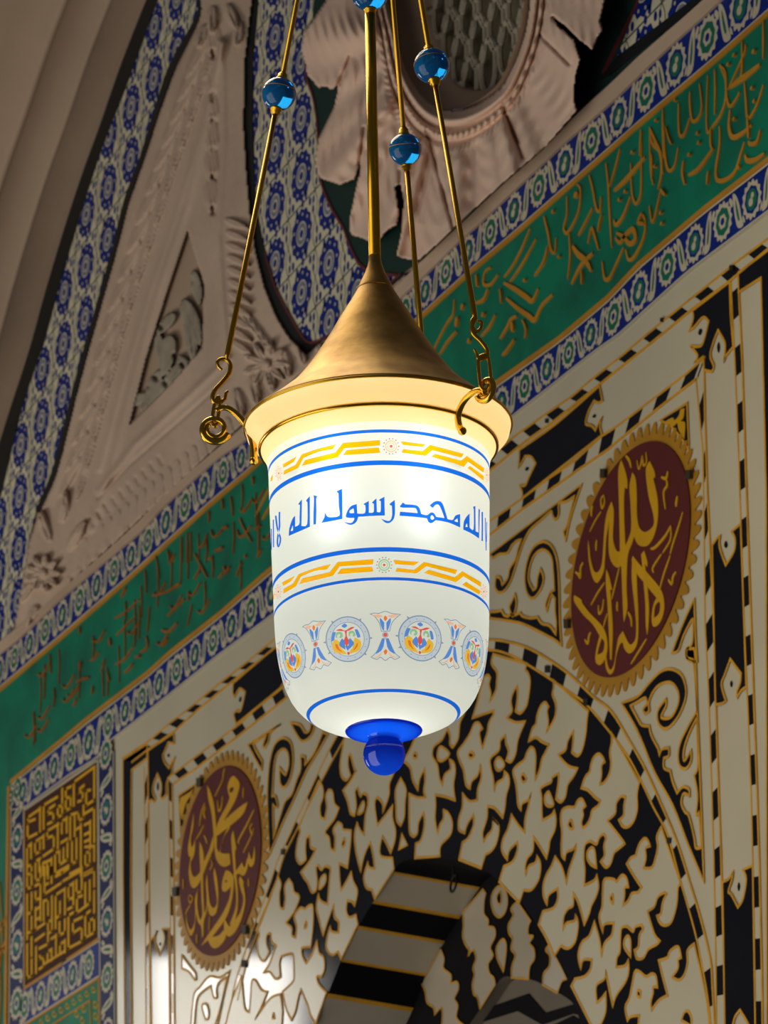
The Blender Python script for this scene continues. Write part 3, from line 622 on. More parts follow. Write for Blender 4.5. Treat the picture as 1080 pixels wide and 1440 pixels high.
# soffit colour breaks on the left leg, by photo height
LB = [(1480, 1403, 'marble_niche'), (1403, 1397, 'gold'), (1397, 1352.5, 'black_soffit'), (1352.5, 1348.5, 'gold'), (1348.5, 1306, 'marble_niche'), (1306, 1302, 'gold'), (1302, 1271, 'black_soffit'), (1271, 1266, 'gold'), (1266, 1229, 'marble_niche'), (1229, 1225.5, 'gold'), (1225.5, 1206, 'black_soffit')]
top_i = min(range(len(fine)), key=lambda i: abs(fine[i][0] - 620))
left = fine[:top_i + 1]
RBk = [(1206, 1222, 'black_soffit'), (1222, 1226, 'gold'), (1226, 1262, 'marble_niche'), (1262, 1266, 'gold'), (1266, 1300, 'black_soffit'), (1300, 1304, 'gold'), (1304, 1345, 'marble_niche'), (1345, 1349, 'gold'), (1349, 1395, 'black_soffit'), (1395, 1400, 'gold'), (1400, 1480, 'marble_niche')]
right = fine[top_i:]
def soff_part(seg, m):
    if len(seg) < 2: return
    mb = MB()
    A = [W(p[0], p[1]) for p in seg]
    n = len(A)
    y0 = -.001 if m == 'gold' else 0
    vs = [Vector((q.x, y0, q.z)) for q in A] + [Vector((q.x, ND, q.z - DROP)) for q in A]
    mb.add(vs, [(i, i+1, n+i+1, n+i) for i in range(n-1)], M[m])
    mb.build({'gold': 'gold_joint', 'black_soffit': 'black_stripe', 'marble_niche': 'white_stripe'}[m], nic)
def split(seg, brk, key):
    for a, b, m in brk:
        lo, hi = min(a, b), max(a, b)
        pts = []
        for i in range(len(seg) - 1):
            p, q = seg[i], seg[i+1]
            mid = (p[1] + q[1]) / 2
            if lo <= mid < hi:
                if not pts: pts.append(p)
                pts.append(q)
        soff_part(pts, m)
split(left, LB, 0)
split(right, RBk, 0)

# second, inner face at depth ND
ARCH3 = [(640, 1490), (655, 1451), (660.8, 1440), (676.4, 1417.8), (697.8, 1384.7), (708.5, 1374), (721, 1374), (744.4, 1377), (763.9, 1384.7), (785, 1396), (806.7, 1412), (816, 1437), (835, 1490)]
A3 = dense(ARCH3)
big = [(q.x, q.z) for q in [W(p[0], p[1]) for p in NICHE_S]]
mb = MB()
cxn = sum(p[0] for p in big) / len(big); czn = min(p[1] for p in big)
outer = [(cxn + (x - cxn) * 1.03, czn + (z - czn) * 1.02) for x, z in big]
a3w = [(q.x, q.z) for q in [W(p[0], p[1], ND) for p in A3]]
def xz(p, d): return Vector((p[0], d, p[1]))
tess(mb, [outer + a3w[::-1]], ND, None, M['black_soffit'], xz)
face2 = mb.build('inner_arch_face', nic, label='black inner arch face with wavy white inlay')
def place2(p, d):
    q = W(p[0], p[1], ND); return Vector((q.x, d, q.z))
for s, hs, nm in (("@N6 310 260! 165 430! 170 520 165 600 185 660 210 700 205 742! 240 700 260 760 240 830 250 880 235 950 245 1020 270 1040 290 1125! 400 950! 390 900 360 870 350 800 385 740 365 680 400 600 395 540 348 530! 350 480 320 440 320 350 332 290!", [], 'wavy_inlay'),
                  ("@N5 982 690! 845 940! 870 1000 885 1080 930 1115 940 1167! 985 1120 995 1180 985 1300! @N6 0 1300! 180 1250! 120 1190 130 1100 105 1050 135 980 125 930 78 942! 80 880 25 830 30 760 0 680", [], 'wavy_inlay'),
                  ("@N6 560 348! 515 400 530 450 495 520 500 580 525 620 515 690 545 740 520 820 518 902! 642 910! 650 820 685 760 680 690 650 650 675 600 640 590 640 530 657 490!", [], 'wavy_inlay'),
                  ("@N6 430 235 385 280 370 350 390 430 430 465 470 430 490 350 475 270", ["@N6 435 275 412 310 415 350 432 370 445 330"], 'oval_inlay'),
                  ("@N6 455 620 410 680 415 760 460 857! 475 760 480 660", [], 'leaf_inlay'),
                  ("@N6 790 660! 765 700 795 740 790 820 750 870 743 952! 850 1012! 880 930 917 910! 880 830 830 738!", [], 'wavy_inlay')):
    mb = MB()
    loops = [poly(s)] + [poly(h) for h in hs]
    plate(mb, loops, M['marble_niche'], ND - .002, ND, place2)
    ob = mb.build(nm, nic)
    g = MB()
    for L in loops:
        P = [Vector((q.x, q.z)) for q in [W(p[0], p[1], ND) for p in L]]
        Lf, Rt = ribbon_pts(P, .005, True)
        n = len(P)
        g.add([Vector((p.x, ND - .0034, p.y)) for p in Lf + Rt], [(i, (i+1) % n, n + (i+1) % n, n+i) for i in range(n)], M['gold'])
    g.build('gold_outline', ob)
# third opening: short soffit and zigzag striped back
mb = MB()
n = len(a3w)
tess_v = [Vector((x, ND, z)) for x, z in a3w] + [Vector((x, ND + .035, z)) for x, z in a3w]
mb.add(tess_v, [(i, i+1, n+i+1, n+i) for i in range(n-1)], M['marble_shaded'])
mb.build('inner_soffit', nic)
Y3 = ND + .035
mb = MB()
x0 = min(p[0] for p in a3w) - .1; x1 = max(p[0] for p in a3w) + .1; z0 = min(p[1] for p in a3w); z1 = max(p[1] for p in a3w) + .1
mb.add([(x0, Y3, z0), (x1, Y3, z0), (x1, Y3, z1), (x0, Y3, z1)], [(0, 1, 2, 3)], M['marble_shaded'])
nb = mb.build('back_wall', nic)
def place3(p, d):
    q = W(p[0], p[1], Y3); return Vector((q.x, d, q.z))
for s in ("@N6 200 1170! 640 1015! 760 1155! 975 1090! 1090 1190! 960 1160! 740 1240! 560 1140! 180 1260!", "@N6 420 960! 470 890! 560 900! 500 930!", "@N6 700 1300! 960 1175! 1100 1260! 900 1400!"):
    mb = MB(); plate(mb, [straight(s)], M['black_soffit'], Y3 - .004, Y3, place3)
    mb.build('zigzag_stripe', nb)
# iron ring under the crown
c = W(638, 1240, .13)
hr = thing('hanging_ring', 'small dark iron ring hanging under the crown of the niche', 'ring', c)
mb = MB()
tube(mb, [c + Vector((.019 * math.cos(t), .004 * math.sin(t), -.004 + .024 * math.sin(t))) for t in [2 * math.pi * i / 28 for i in range(28)]], .0035, M['iron'], 8, True)
mb.build('ring', hr)
mb = MB(); tube(mb, [c + Vector((0, 0, .018)), c + Vector((0, 0, .075))], .003, M['iron'], 8); mb.build('eye_bolt', hr)
# ------------------------------------------------------------------ tile bands and the green frieze
FT = [(-70, 1030), (0, 968), (100, 883), (180, 813.5), (293.3, 710), (346.7, 664.5), (582, 454), (663, 380), (720, 332), (813, 250), (900, 173), (1006.7, 83), (1080, 18), (1180, -72)]
FB = [(17, 1104), (100, 1036), (120, 1019), (210, 950.5), (240, 923), (313, 866), (373, 813), (700, 543), (790, 479.5), (857, 423), (900, 377), (993, 298), (1080, 231), (1180, 154)]
TB = [(-70, 972), (0, 919), (22, 902), (55, 871), (78, 848), (160, 779), (200, 746), (225, 716), (267, 678.5), (307, 643), (342, 621), (560, 421), (607, 377), (643, 340), (667, 320), (720, 270), (770, 223), (795, 199), (858, 145), (900, 104), (942, 64), (993, 19), (1040, -26), (1180, -150)]

def resample(P, n):
    """n+1 wall points at even steps of wall X"""
    Q = [W(p[0], p[1]) for p in P]
    xs = [q.x for q in Q]; zs = [q.z for q in Q]
    return xs, zs
def interp(x, xs, zs): return float(np.interp(x, xs, zs))

def rosette(mb, f, kind, rnd):
    """f(u, v): motif coordinates (-.5 .. .5 of the band height) to 3-D at a given lift"""
    def loop(r, n, lift, m, sc=0, ph=0, c=(0, 0), sq=1.):
        vs = []
        for i in range(n):
            t = 2 * math.pi * i / n
            rr = r * (1 + sc * math.cos(ph * t))
            vs.append(f(c[0] + rr * math.cos(t), c[1] + sq * rr * math.sin(t), lift))
        mb.add([f(c[0], c[1], lift)] + vs, [(0, i + 1, (i + 1) % n + 1) for i in range(n)], M[m])
    def shape(pts, lift, m):
        P2 = [[Vector((p[0], p[1], 0)) for p in pts]]
        mb.add([f(p[0], p[1], lift) for p in pts], [tuple(t) for t in tessellate_polygon(P2)], M[m])
    def sm(pts): return dedupe(smooth([(a, b, False) for a, b in pts], True, 3))
    if kind in (0, 2):
        loop(.42, 56, 1, 'tile_white', .09, 14, sq=1.06)
        loop(.31, 40, 2, 'tile_green' if kind == 0 else 'blue', .05, 8, sq=1.05)
        if kind == 0:
            loop(.17, 24, 3, 'tile_white', .1, 6)
            loop(.09, 16, 4, 'blue')
        else:
            loop(.24, 30, 3, 'tile_green', 0, 1, sq=1.05)
            loop(.1, 16, 4, 'tile_white', 0, 1, (-.04, -.05))
            loop(.07, 16, 4, 'tile_white', 0, 1, (.05, .09))
    else:
        k = -1 if kind == 1 else 1
        shape(sm([(.17 * k, .47), (.02 * k, .38), (-.11 * k, .1), (-.17 * k, -.2), (-.25 * k, -.45), (.0 * k, -.42), (.11 * k, -.12), (.15 * k, .16)]), 1, 'tile_white')
        shape(sm([(.06 * k, .3), (-.02 * k, .08), (-.10 * k, -.26), (-.02 * k, -.24), (.05 * k, .02)]), 2, 'tile_green')
        shape(sm([(.30 * k, .42), (.18 * k, .3), (.2 * k, .16), (.28 * k, .22), (.36 * k, .36)]), 1, 'tile_white')
        shape(sm([(-.34 * k, -.42), (-.3 * k, -.28), (-.22 * k, -.2), (-.24 * k, -.36)]), 1, 'tile_white')

def band(name, label, top, bot, parent=None, front=-.004, spacing=.68):
    xsT, zsT = resample(top, 0); xsB, zsB = resample(bot, 0)
    x0, x1 = max(min(xsT), min(xsB)), min(max(xsT), max(xsB))
    mb = MB()
    n = 90
    V = []
    for i in range(n + 1):
        x = x0 + (x1 - x0) * i / n
        V.append((x, interp(x, xsT, zsT), interp(x, xsB, zsB)))
    o_ = [(x, a) for x, a, b in V] + [(x, b) for x, a, b in V[::-1]]
    vs = [Vector((x, front, a)) for x, a, b in V] + [Vector((x, front, b)) for x, a, b in V]
    mb.add(vs, [(i, i+1, n+1+i+1, n+1+i) for i in range(n)], M['blue'])
    for k, (fa, fb, m) in enumerate(((.0, .045, 'tile_white'), (.955, 1., 'tile_white'), (.045, .075, 'navy'))):
        vs = [Vector((x, front - .0006, a + (b-a) * fa)) for x, a, b in V] + [Vector((x, front - .0006, a + (b-a) * fb)) for x, a, b in V]
        mb.add(vs, [(i, i+1, n+1+i+1, n+1+i) for i in range(n)], M[m])
    x = x0
    i = 0
    rnd = random.Random(7)
    while x < x1 - .02:
        a, b = interp(x, xsT, zsT), interp(x, xsB, zsB)
        h = abs(a - b) * .88
        sl = (interp(x + .01, xsT, zsT) - interp(x - .01, xsT, zsT)) / .02
        cx_, cz_ = x, (a + b) / 2
        f = lambda u, v, lift, h=h, cx_=cx_, cz_=cz_, sl=sl: Vector((cx_ + u * h, front - .0006 - .0002 * lift, cz_ + v * h + sl * u * h))
        rosette(mb, f, i % 4, rnd)
        x += h * (spacing if True else 0)
        i += 1
    if parent is None:
        ob = mb.build(name)
        ob['label'] = label; ob['category'] = 'tile border'
    else:
        ob = mb.build(name, parent, label=label)
    return ob

band('floral_tile_border', 'blue and white floral tile border directly above the green calligraphy frieze', TB, FT)
frm = thing('floral_tile_surround', 'blue and white floral tile border below the green frieze, framing the gold square script panel', 'tile border', W(90, 1480))
LOWB = [(17, 1140), (36, 1137), (100, 1090), (138, 1068), (150, 1048)] + LINE_A
band('tile_run', 'tile run under the green frieze', FB, LOWB, frm)
# plain white edge below the tiles
mb = MB(); ribbon(mb, LINE_A, .006, M['tile_white'], -.003, 0, closed=False); mb.build('white_edge', frm)

def vband(x0t, x1t, y0, y1, label, nm='tile_post'):
    """an upright run; x0t/x1t photo x at the top and foot of the left and right edge"""
    mb = MB()
    a, b = W(x0t[0], y0), W(x0t[1], y1)
    c, d = W(x1t[0], y0), W(x1t[1], y1)
    fr = -.0042
    mb.add([Vector((p.x, fr, p.z)) for p in (a, c, d, b)], [(0, 1, 2, 3)], M['navy'])
    for e, f_ in ((a, b), (c, d)):
        sgn = 1 if e is a else -1
        w_ = .008 * sgn
        mb.add([Vector((e.x, fr - .0006, e.z)), Vector((e.x + w_, fr - .0006, e.z)), Vector((f_.x + w_, fr - .0006, f_.z)), Vector((f_.x, fr - .0006, f_.z))], [(0, 1, 2, 3)], M['tile_white'])
    z = a.z - .03
    i = 0
    rnd = random.Random(3)
    while z > b.z:
        t = (a.z - z) / (a.z - b.z)
        l, r = a.x + (b.x - a.x) * t, c.x + (d.x - c.x) * t
        h = (r - l) * .84
        f = lambda u, v, lift, h=h, cx_=(l + r) / 2, cz_=z: Vector((cx_ - v * h, fr - .0006 - .0002 * lift, cz_ + u * h))
        rosette(mb, f, i % 4, rnd)
        z -= h * .8
        i += 1
    mb.build(nm, frm, label=label)
vband((17, 13.5), (35.5, 36.5), 1104, 1480, 'tile post left of the square script panel')
vband((139.5, 142.5), (162, 164), 1056, 1480, 'tile post right of the square script panel')
band('tile_run', 'tile run between the square script panel and the small green panel', [(36, 1390), (141, 1322)], [(36.5, 1441), (142, 1373)], frm, front=-.0042)

# ---- green frieze with raised gold script
fz = thing('calligraphy_frieze', 'long green frieze with raised gold cursive script', 'frieze', W(540, 640))
xsT, zsT = resample(FT, 0)
FBx = [(-70, 1480), (10.5, 1480), (14, 1112)] + FB
mb = MB()
plate(mb, [FT + FBx[::-1]], M['green'], -.003, 0)
mb.build('green_ground', fz)
mb = MB()
off = lambda P, dy: [(p[0], p[1] + dy) for p in P]
ribbon(mb, off(FT, 4), .0135, M['green_gold'], -.0075, 0, closed=False)
ribbon(mb, off(FB, -4), .0135, M['green_gold'], -.0075, 0, closed=False)
ribbon(mb, [(14.5, 1106), (12.5, 1250), (9.5, 1480)], .022, M['green_gold'], -.0075, 0, closed=False)
mb.build('gold_border', fz)
V3 = "880 230 880 480 850 560,4;910 260 900 330 800 560 760 640,4;1060 60 1062 220 1060 380,4;1030 430 920 520 860 560 780 620,9;860 660 830 720 780 780 750 700 740 500 690 430,5;900 580 910 700 930 880 1000 780 1060 600,5;780 810 770 950 800 1040 880 1010 960 940,7;690 440 740 560 740 720 700 850 640 940 590 1000 580 850 590 520,5;650 470 655 660 650 850,4;520 590 540 780 510 880 460 900 440 760 440 660,5;440 880 390 1020 350 1000 345 760,5;210 800 220 1000 230 1200 260 1320 310 1280 340 1130,5;290 1100 270 1060 240 950,3;100 960 150 1080 190 1180 210 1350,6;30 980 25 1090 20 1200,4;100 1000 110 1300 130 1440,4;940 1080 960 1100 1010 1080 1040 980,6;930 880 935 960 940 1050,5;900 1080 870 1180 820 1330 740 1400 670 1400 660 1300 690 1100 690 950,6;910 1190 930 1240 1000 1230 1070 1180,7;640 1130 560 1250 500 1320 430 1360,7;390 1240 380 1340 400 1440,5;600 1330 595 1380 590 1440,4;620 960 620 1100 640 1150,4;510 1010,6;520 1090,6;820 890,6;970 630,6;990 740,6;860 1300,6;440 1190,6;770 430,6;820 350,6;985 320,7;160 900,5;320 730,5;150 1290,5"
V2 = "430 520 460 640 490 800 520 820 530 700,5;570 420 590 600 600 800 620 1130,5;240 700 240 850 215 960 240 1010 300 920 345 800 355 640 325 600,5;325 690,11;50 870 80 1000 110 1150 140 1170 150 1050,5;690 300 640 500 600 620,4;640 650 720 580 800 490 900 370,8;870 150 870 560 860 700 820 760 790 660 780 420,5;780 700 720 860 660 940 640 900,6;940 120 960 250 1030 330 1040 500 1010 640,6;960 340 962 450 960 560,4;1050 0 1055 200 1060 380,5;460 800 400 920 340 1030,5;420 1100 450 970 480 1040 510 1150,5;540 850 520 930 510 1000,4;290 1120 340 1190 400 1240 450 1330,9;460 1180 400 1240 350 1300 280 1440,8;260 1000 270 1200 250 1400,4;80 1150 50 1250 0 1330,5;650 1050 690 1090 740 1020 800 980 820 1060 770 1100 720 1040 660 1010,8;880 850 900 900 900 1000 860 1120 800 1220 760 1230 740 1150,6;720 1130 650 1290 600 1390 560 1390 540 1250,6;880 840 850 920 900 930,6;940 780 960 910 990 850 1030 660,5;130 830,6;180 1210,6;690 730,6;740 660,6;1050 930,6;1040 840,6;800 330,6;370 1330 372 1380 370 1440,4;1040 640 1060 670 1080 690,5"
V1 = "890 130 820 300 740 450 670 540,5;940 220 860 370 780 500 720 580,5;670 590 760 640 860 710 910 740 960 640,8;690 720 780 800 880 870 930 900 990 780 1080 690,8;780 870 730 900 700 960 640 1060,6;740 920 745 960 750 1000,8;1040 280 1000 420 930 530,5;1010 30 1050 200 1060 320,5;560 460 510 500 500 600 560 600 620 520,5;540 640 500 730 440 760,6;250 730 240 850 190 930 120 1060 70 1170,5;280 880 275 920 270 960,10;270 1000 200 1080 130 1190,5;600 860 550 960 480 1040,5;500 860,8;760 1070 700 1160 660 1200,6;830 900 860 980 850 1060,4;440 520 445 570 450 620,5;640 640 648 700 650 760,4;330 770 325 790 320 820,8;380 1080,9;850 570,6"
V6 = "830 80 845 140 850 200,3;940 20 942 180 940 350,3;1000 0 1002 180 1000 330,3;640 250 648 350 650 450,3;730 130 750 230 760 330,3;480 400 460 440 440 480,8;700 470 830 430 930 360,5;830 640 900 570 970 500,5;1010 430 1010 470 1010 510,5;780 760 840 770 910 700,6;380 660 470 610 590 500,4;400 800 480 720 560 640,4;340 830 345 860 350 890,8;90 730 90 760 90 790,6;190 850 250 850 300 760,4;600 950 660 900 650 810,6;560 990 580 985 600 980,6;770 890 800 880 830 830,5;390 1050 470 1000 540 900,5;470 1120 510 1080 540 1040,5;100 1020 95 1060 90 1100,8;180 1020 220 990 250 940,4;270 1110 290 1060 300 1000,4;60 1200 120 1170 170 1160,5;330 1130 335 1160 340 1190,6;190 1300 200 1270 200 1230,4;60 1340 50 1370 40 1400,6;680 560 670 670 660 780,3;560 680 555 790 550 900,3;1040 540 1020 630 1000 720,3"
V7 = "190 780 185 940 180 1100,3;220 780 225 930 225 1080,3;130 830 132 960 130 1100,3;410 570 412 620 410 680,4;540 450 548 500 550 550,5;630 420 645 520 650 620,3;720 640 760 740 840 880,5;740 580 765 560 790 540,5;690 760 720 830 780 800 830 720,5;540 750 570 740 600 730,6;430 760 460 830 540 770,4;310 940 360 900 390 800,5;470 980 510 960 550 940,6;400 1060 420 1050 440 1040,4;260 1000 330 1130 390 1240,5;330 1130 300 1190 260 1260,4;560 1130 580 1190 620 1130,8;510 1250 535 1220 560 1190,4;780 1030,8;690 1230 715 1160 740 1100,4;870 760 900 740 930 720,4;60 1010 40 1060 20 1100,5;120 1300 90 1330 60 1350,5;850 220 858 260 860 300,5;900 1040 920 1000 940 960,5"
SHIFT = {}
ALLS = []
for k, S in (('V3', V3), ('V2', V2), ('V1', V1), ('V6', V6), ('V7', V7)):
    for e in S.split(';'):
        s, w_ = e.rsplit(',', 1)
        ALLS.append((k, s, float(w_) * .86, 0, 0))
# the line of script runs on behind the lamp
for e in V1.split(';')[:18]:
    s, w_ = e.rsplit(',', 1)
    ALLS.append(('V1', s, float(w_) * .9, -250, 232))
rnd = random.Random(11)
for i in range(46):
    x = rnd.uniform(24, 372)
    yt, yb = float(np.interp(x, [p[0] for p in FT], [p[1] for p in FT])) + 12, float(np.interp(x, [p[0] for p in FB], [p[1] for p in FB])) - 10
    L_ = rnd.uniform(26, 58)
    y = rnd.uniform(yt, max(yt + 1, yb - L_))
    if i % 3:
        ALLS.append(('PX', f'{x:.1f} {y:.1f} {x + 1:.1f} {y + L_ * .5:.1f} {x + rnd.uniform(-1, 2):.1f} {y + L_:.1f}', 1.7, 0, 0))
    else:
        y = rnd.uniform(yt + 10, yb - 12)
        ALLS.append(('PX', f'{x:.1f} {y:.1f} {x + 5:.1f} {y + 4:.1f} {x + 12:.1f} {y - 5:.1f} {x + 17:.1f} {y - 15:.1f}', 2.6, 0, 0))
def slen(a):
    t = trace(a[1], a[0])
    return sum(math.hypot(p[0]-q[0], p[1]-q[1]) for p, q in zip(t, t[1:])) + a[2]
ALLS.sort(key=slen, reverse=True)
rest = MB()
for j, (k, s, w_, dx, dy) in enumerate(ALLS):
    mb = MB() if j < 100 else rest
    t = trace(s, k)
    s2 = ' '.join(f'{x + dx:.2f} {y + dy:.2f}' for x, y, c in t)
    stroke(mb, s2, w_ * (.8 if k in ('V6', 'V7') else 1), M['green_gold_dull' if k in ('V6', 'V7', 'PX') else 'green_gold'], -.0068 - .00002 * j, -.002, 'PX', taper=True)
    if j < 100: mb.build('script_stroke', fz)
rest.build('script_dots', fz, kind='stuff')
# arabesque on the downturned end of the frieze
mb = MB()
for s, w_ in (("@U2 -60 560 -90 600 -130 700 -150 760", 6), ("@U2 -150 620 -100 640 -60 560", 5), ("@U2 -60 800 -110 900 -150 1000", 5), ("@U2 -150 880 -80 960 -60 1060", 4), ("@PX 2 1240 6 1300 3 1360 -4 1400", 3), ("@PX -8 1280 0 1330 4 1400 1 1440", 3)):
    stroke(mb, s, w_, M['green_gold'], -.008, -.002, taper=True)
mb.build('gold_arabesque', fz)

# ---- square script panel
kp = thing('square_script_panel', 'brown panel of angular gold square script at the lower left', 'calligraphy panel', W(88, 1390))
mb = MB()
plate(mb, [[(36, 1138), (139, 1067.5), (141, 1321.5), (36, 1390)]], M['brown'], -.004, 0)
kg = mb.build('brown_ground', kp)
mb = MB()
ribbon(mb, straight("@U2 128 1360 560 1078"), .009, M['green_gold'], -.007, -.004, closed=False)
ribbon(mb, straight("@U2 608 1040 965 805"), .009, M['green_gold'], -.007, -.004, closed=False)
ribbon(mb, [(36.8, 1142), (37, 1388)], .007, M['green_gold'], -.007, -.004, closed=False)
ribbon(mb, [(36.8, 1139), (138.5, 1069.5)], .006, M['tile_white'], -.006, -.004, closed=False)
ribbon(mb, [(139.2, 1070), (141, 1320)], .008, M['tile_white'], -.006, -.004, closed=False)
mb.build('gold_edge', kp)
UU1 = "920 230 920 600 830 660 830 500 870 490;920 230 690 400 690 660;800 440 740 490 740 520 790 500 790 600 740 620;655 450 600 480 600 720 655 690 655 560 600 590;560 480 560 770 510 790 510 680 555 660;500 570 350 660 350 920;470 660 400 710 400 760 460 740 460 840 400 870;310 690 310 950;310 700 170 800 170 850 250 820;170 900 170 1030 270 980;820 750 920 690 920 1070;875 840 875 1110;875 850 815 880;875 960 815 990;875 1040 815 1070;820 1130 920 1120;920 1120 920 1280;870 1120 870 1320 820 1350 820 1200 865 1180;800 670 800 800 745 840 745 740 650 770 650 1040;700 770 700 1000;770 880 770 1440;770 900 720 930;720 1040 720 1290 670 1320 670 1080;610 800 610 960;610 810 555 840 555 970;550 1080 615 1040;620 1090 620 1270 530 1330 530 1200;575 1150 575 1290;630 1340 480 1430 480 1200 525 1180;510 870 510 1140;515 875 390 950 390 1030 465 1000 465 1150 350 1230;350 1000 350 1140;350 1010 255 1070 255 1210 310 1180 310 1080;210 1090 210 1250;210 1100 165 1130 165 1440;310 1260 260 1290 260 1440;300 1280 300 1400;165 1350 215 1330 215 1440;345 1310 345 1440;440 1260 440 1440;440 1270 350 1310;390 1330 390 1430;650 1430 770 1370;810 1430 920 1370 920 1440"
UU2 = "920 30 920 210;920 30 810 90;780 0 780 270 720 290 720 150;780 30 575 150;870 150 870 400 725 510 725 340 780 320;820 180 820 440;920 270 920 500;870 490 820 530 820 790 920 730 920 570 865 600 865 740;780 560 680 610 680 740 780 670 780 830 630 910 630 540 680 510;540 180 360 300 360 0;360 200 400 180;440 0 440 170;400 0 400 120;490 100 560 60 630 10;685 170 685 440 625 470;685 180 630 210 630 360 680 340;590 240 485 310 485 680;590 240 590 520;535 390 535 540 490 570;590 590 590 730 530 760 530 620;445 330 445 720 400 740;445 590 400 610 400 700;400 740 400 860 305 910;360 630 260 700 260 460;260 480 310 440;260 590 315 560;315 340 260 370 260 280;315 340 315 590;350 380 400 360 400 530;350 380 350 590;355 750 260 820;215 290 215 500 165 530 165 310;165 530 165 800;215 560 215 720 170 740;215 790 215 990;165 870 165 1240 215 1220 215 1040;265 900 265 1180;305 1000 305 1030 350 1010 350 1110 305 1140;350 1090 590 940;590 820 590 950;590 830 535 860 535 960;490 760 490 990;490 770 440 800;440 920 440 1040;440 920 395 950 395 1050;165 0 165 240 215 220 215 60 165 90;260 0 260 150 315 130 315 0;260 205 315 175 315 330"
KN = [0]; krest = MB()
for k, S in (('U1', UU1), ('U2', UU2)):
    es = S.split(';')
    for g in range(0, len(es), 1):
        mb = MB()
        for j, e in enumerate(es[g:g+1]):
            t = trace(e, k)
            # the strokes are wider along the wall than they look, so widen upright runs
            pts = [(p[0], p[1]) for p in t]
            for a, b in zip(pts, pts[1:]):
                up_ = abs(b[0] - a[0]) < 2.0
                A_, B_ = W(*a), W(*b)
                hw = .0074 if up_ else .0043
                d = (B_ - A_); L_ = d.length
                if L_ < 1e-6: continue
                d /= L_
                nn = Vector((-d.z, 0, d.x)) * hw
                e_ = d * (.0043 if up_ else .0080)
                y_ = -.0062 - .00004 * (g % 7)
                q = [A_ - e_ + nn, B_ + e_ + nn, B_ + e_ - nn, A_ - e_ - nn]
                mb.add([Vector((p.x, y_, p.z)) for p in q] + [Vector((p.x, -.004, p.z)) for p in q], [(0, 1, 2, 3), (0, 1, 5, 4), (2, 3, 7, 6), (1, 2, 6, 5), (3, 0, 4, 7)], M['kufic_gold'])
        if KN[0] < 100: mb.build('script_stroke', kg)
        else: krest.add(mb.v, mb.f, M['kufic_gold'])
        KN[0] += 1

if krest.v: krest.build('script_remainder', kg, kind='stuff')
# ---- small green panel at the foot
sp = thing('painted_panel', 'small green panel with gold scrollwork at the lower left edge', 'panel', W(88, 1480))
mb = MB()
plate(mb, [[(37, 1441), (142, 1374), (143, 1480), (37, 1480)]], M['green'], -.004, 0)
mb.build('green_ground', sp)
mb = MB()
ribbon(mb, [(37, 1442), (142, 1375.5)], .007, M['green_gold'], -.007, -.004, closed=False)
ribbon(mb, [(141.5, 1376), (142.5, 1480)], .010, M['green_gold'], -.007, -.004, closed=False)
ribbon(mb, [(75, 1442), (129.5, 1407), (131, 1480)], .006, M['green_gold'], -.007, -.004, closed=False)
mb.build('gold_edge', sp)
mb = MB()
rnd = random.Random(5)
for t in range(9):
    x = 60 + t * 9.2; y = 1437 - t * 5.7
    s = ' '.join(f'{x + 3.2 * math.cos(a) * (1 - a / 9):.2f} {y + 5.5 * math.sin(a) * (1 - a / 9):.2f}' for a in [k * .8 for k in range(9)])
    stroke(mb, s, 2.0, M['kufic_gold'], -.006, -.004)
for (x, y) in ((110, 1425), (120, 1418), (118, 1434), (136, 1412), (136.5, 1428)):
    s = ' '.join(f'{x + 3.6 * math.cos(a) * (1 - a / 9):.2f} {y + 6.5 * math.sin(a) * (1 - a / 9):.2f}' for a in [k * .8 for k in range(9)])
    stroke(mb, s, 2.0, M['kufic_gold'], -.006, -.004)
mb.build('gold_scrollwork', sp)

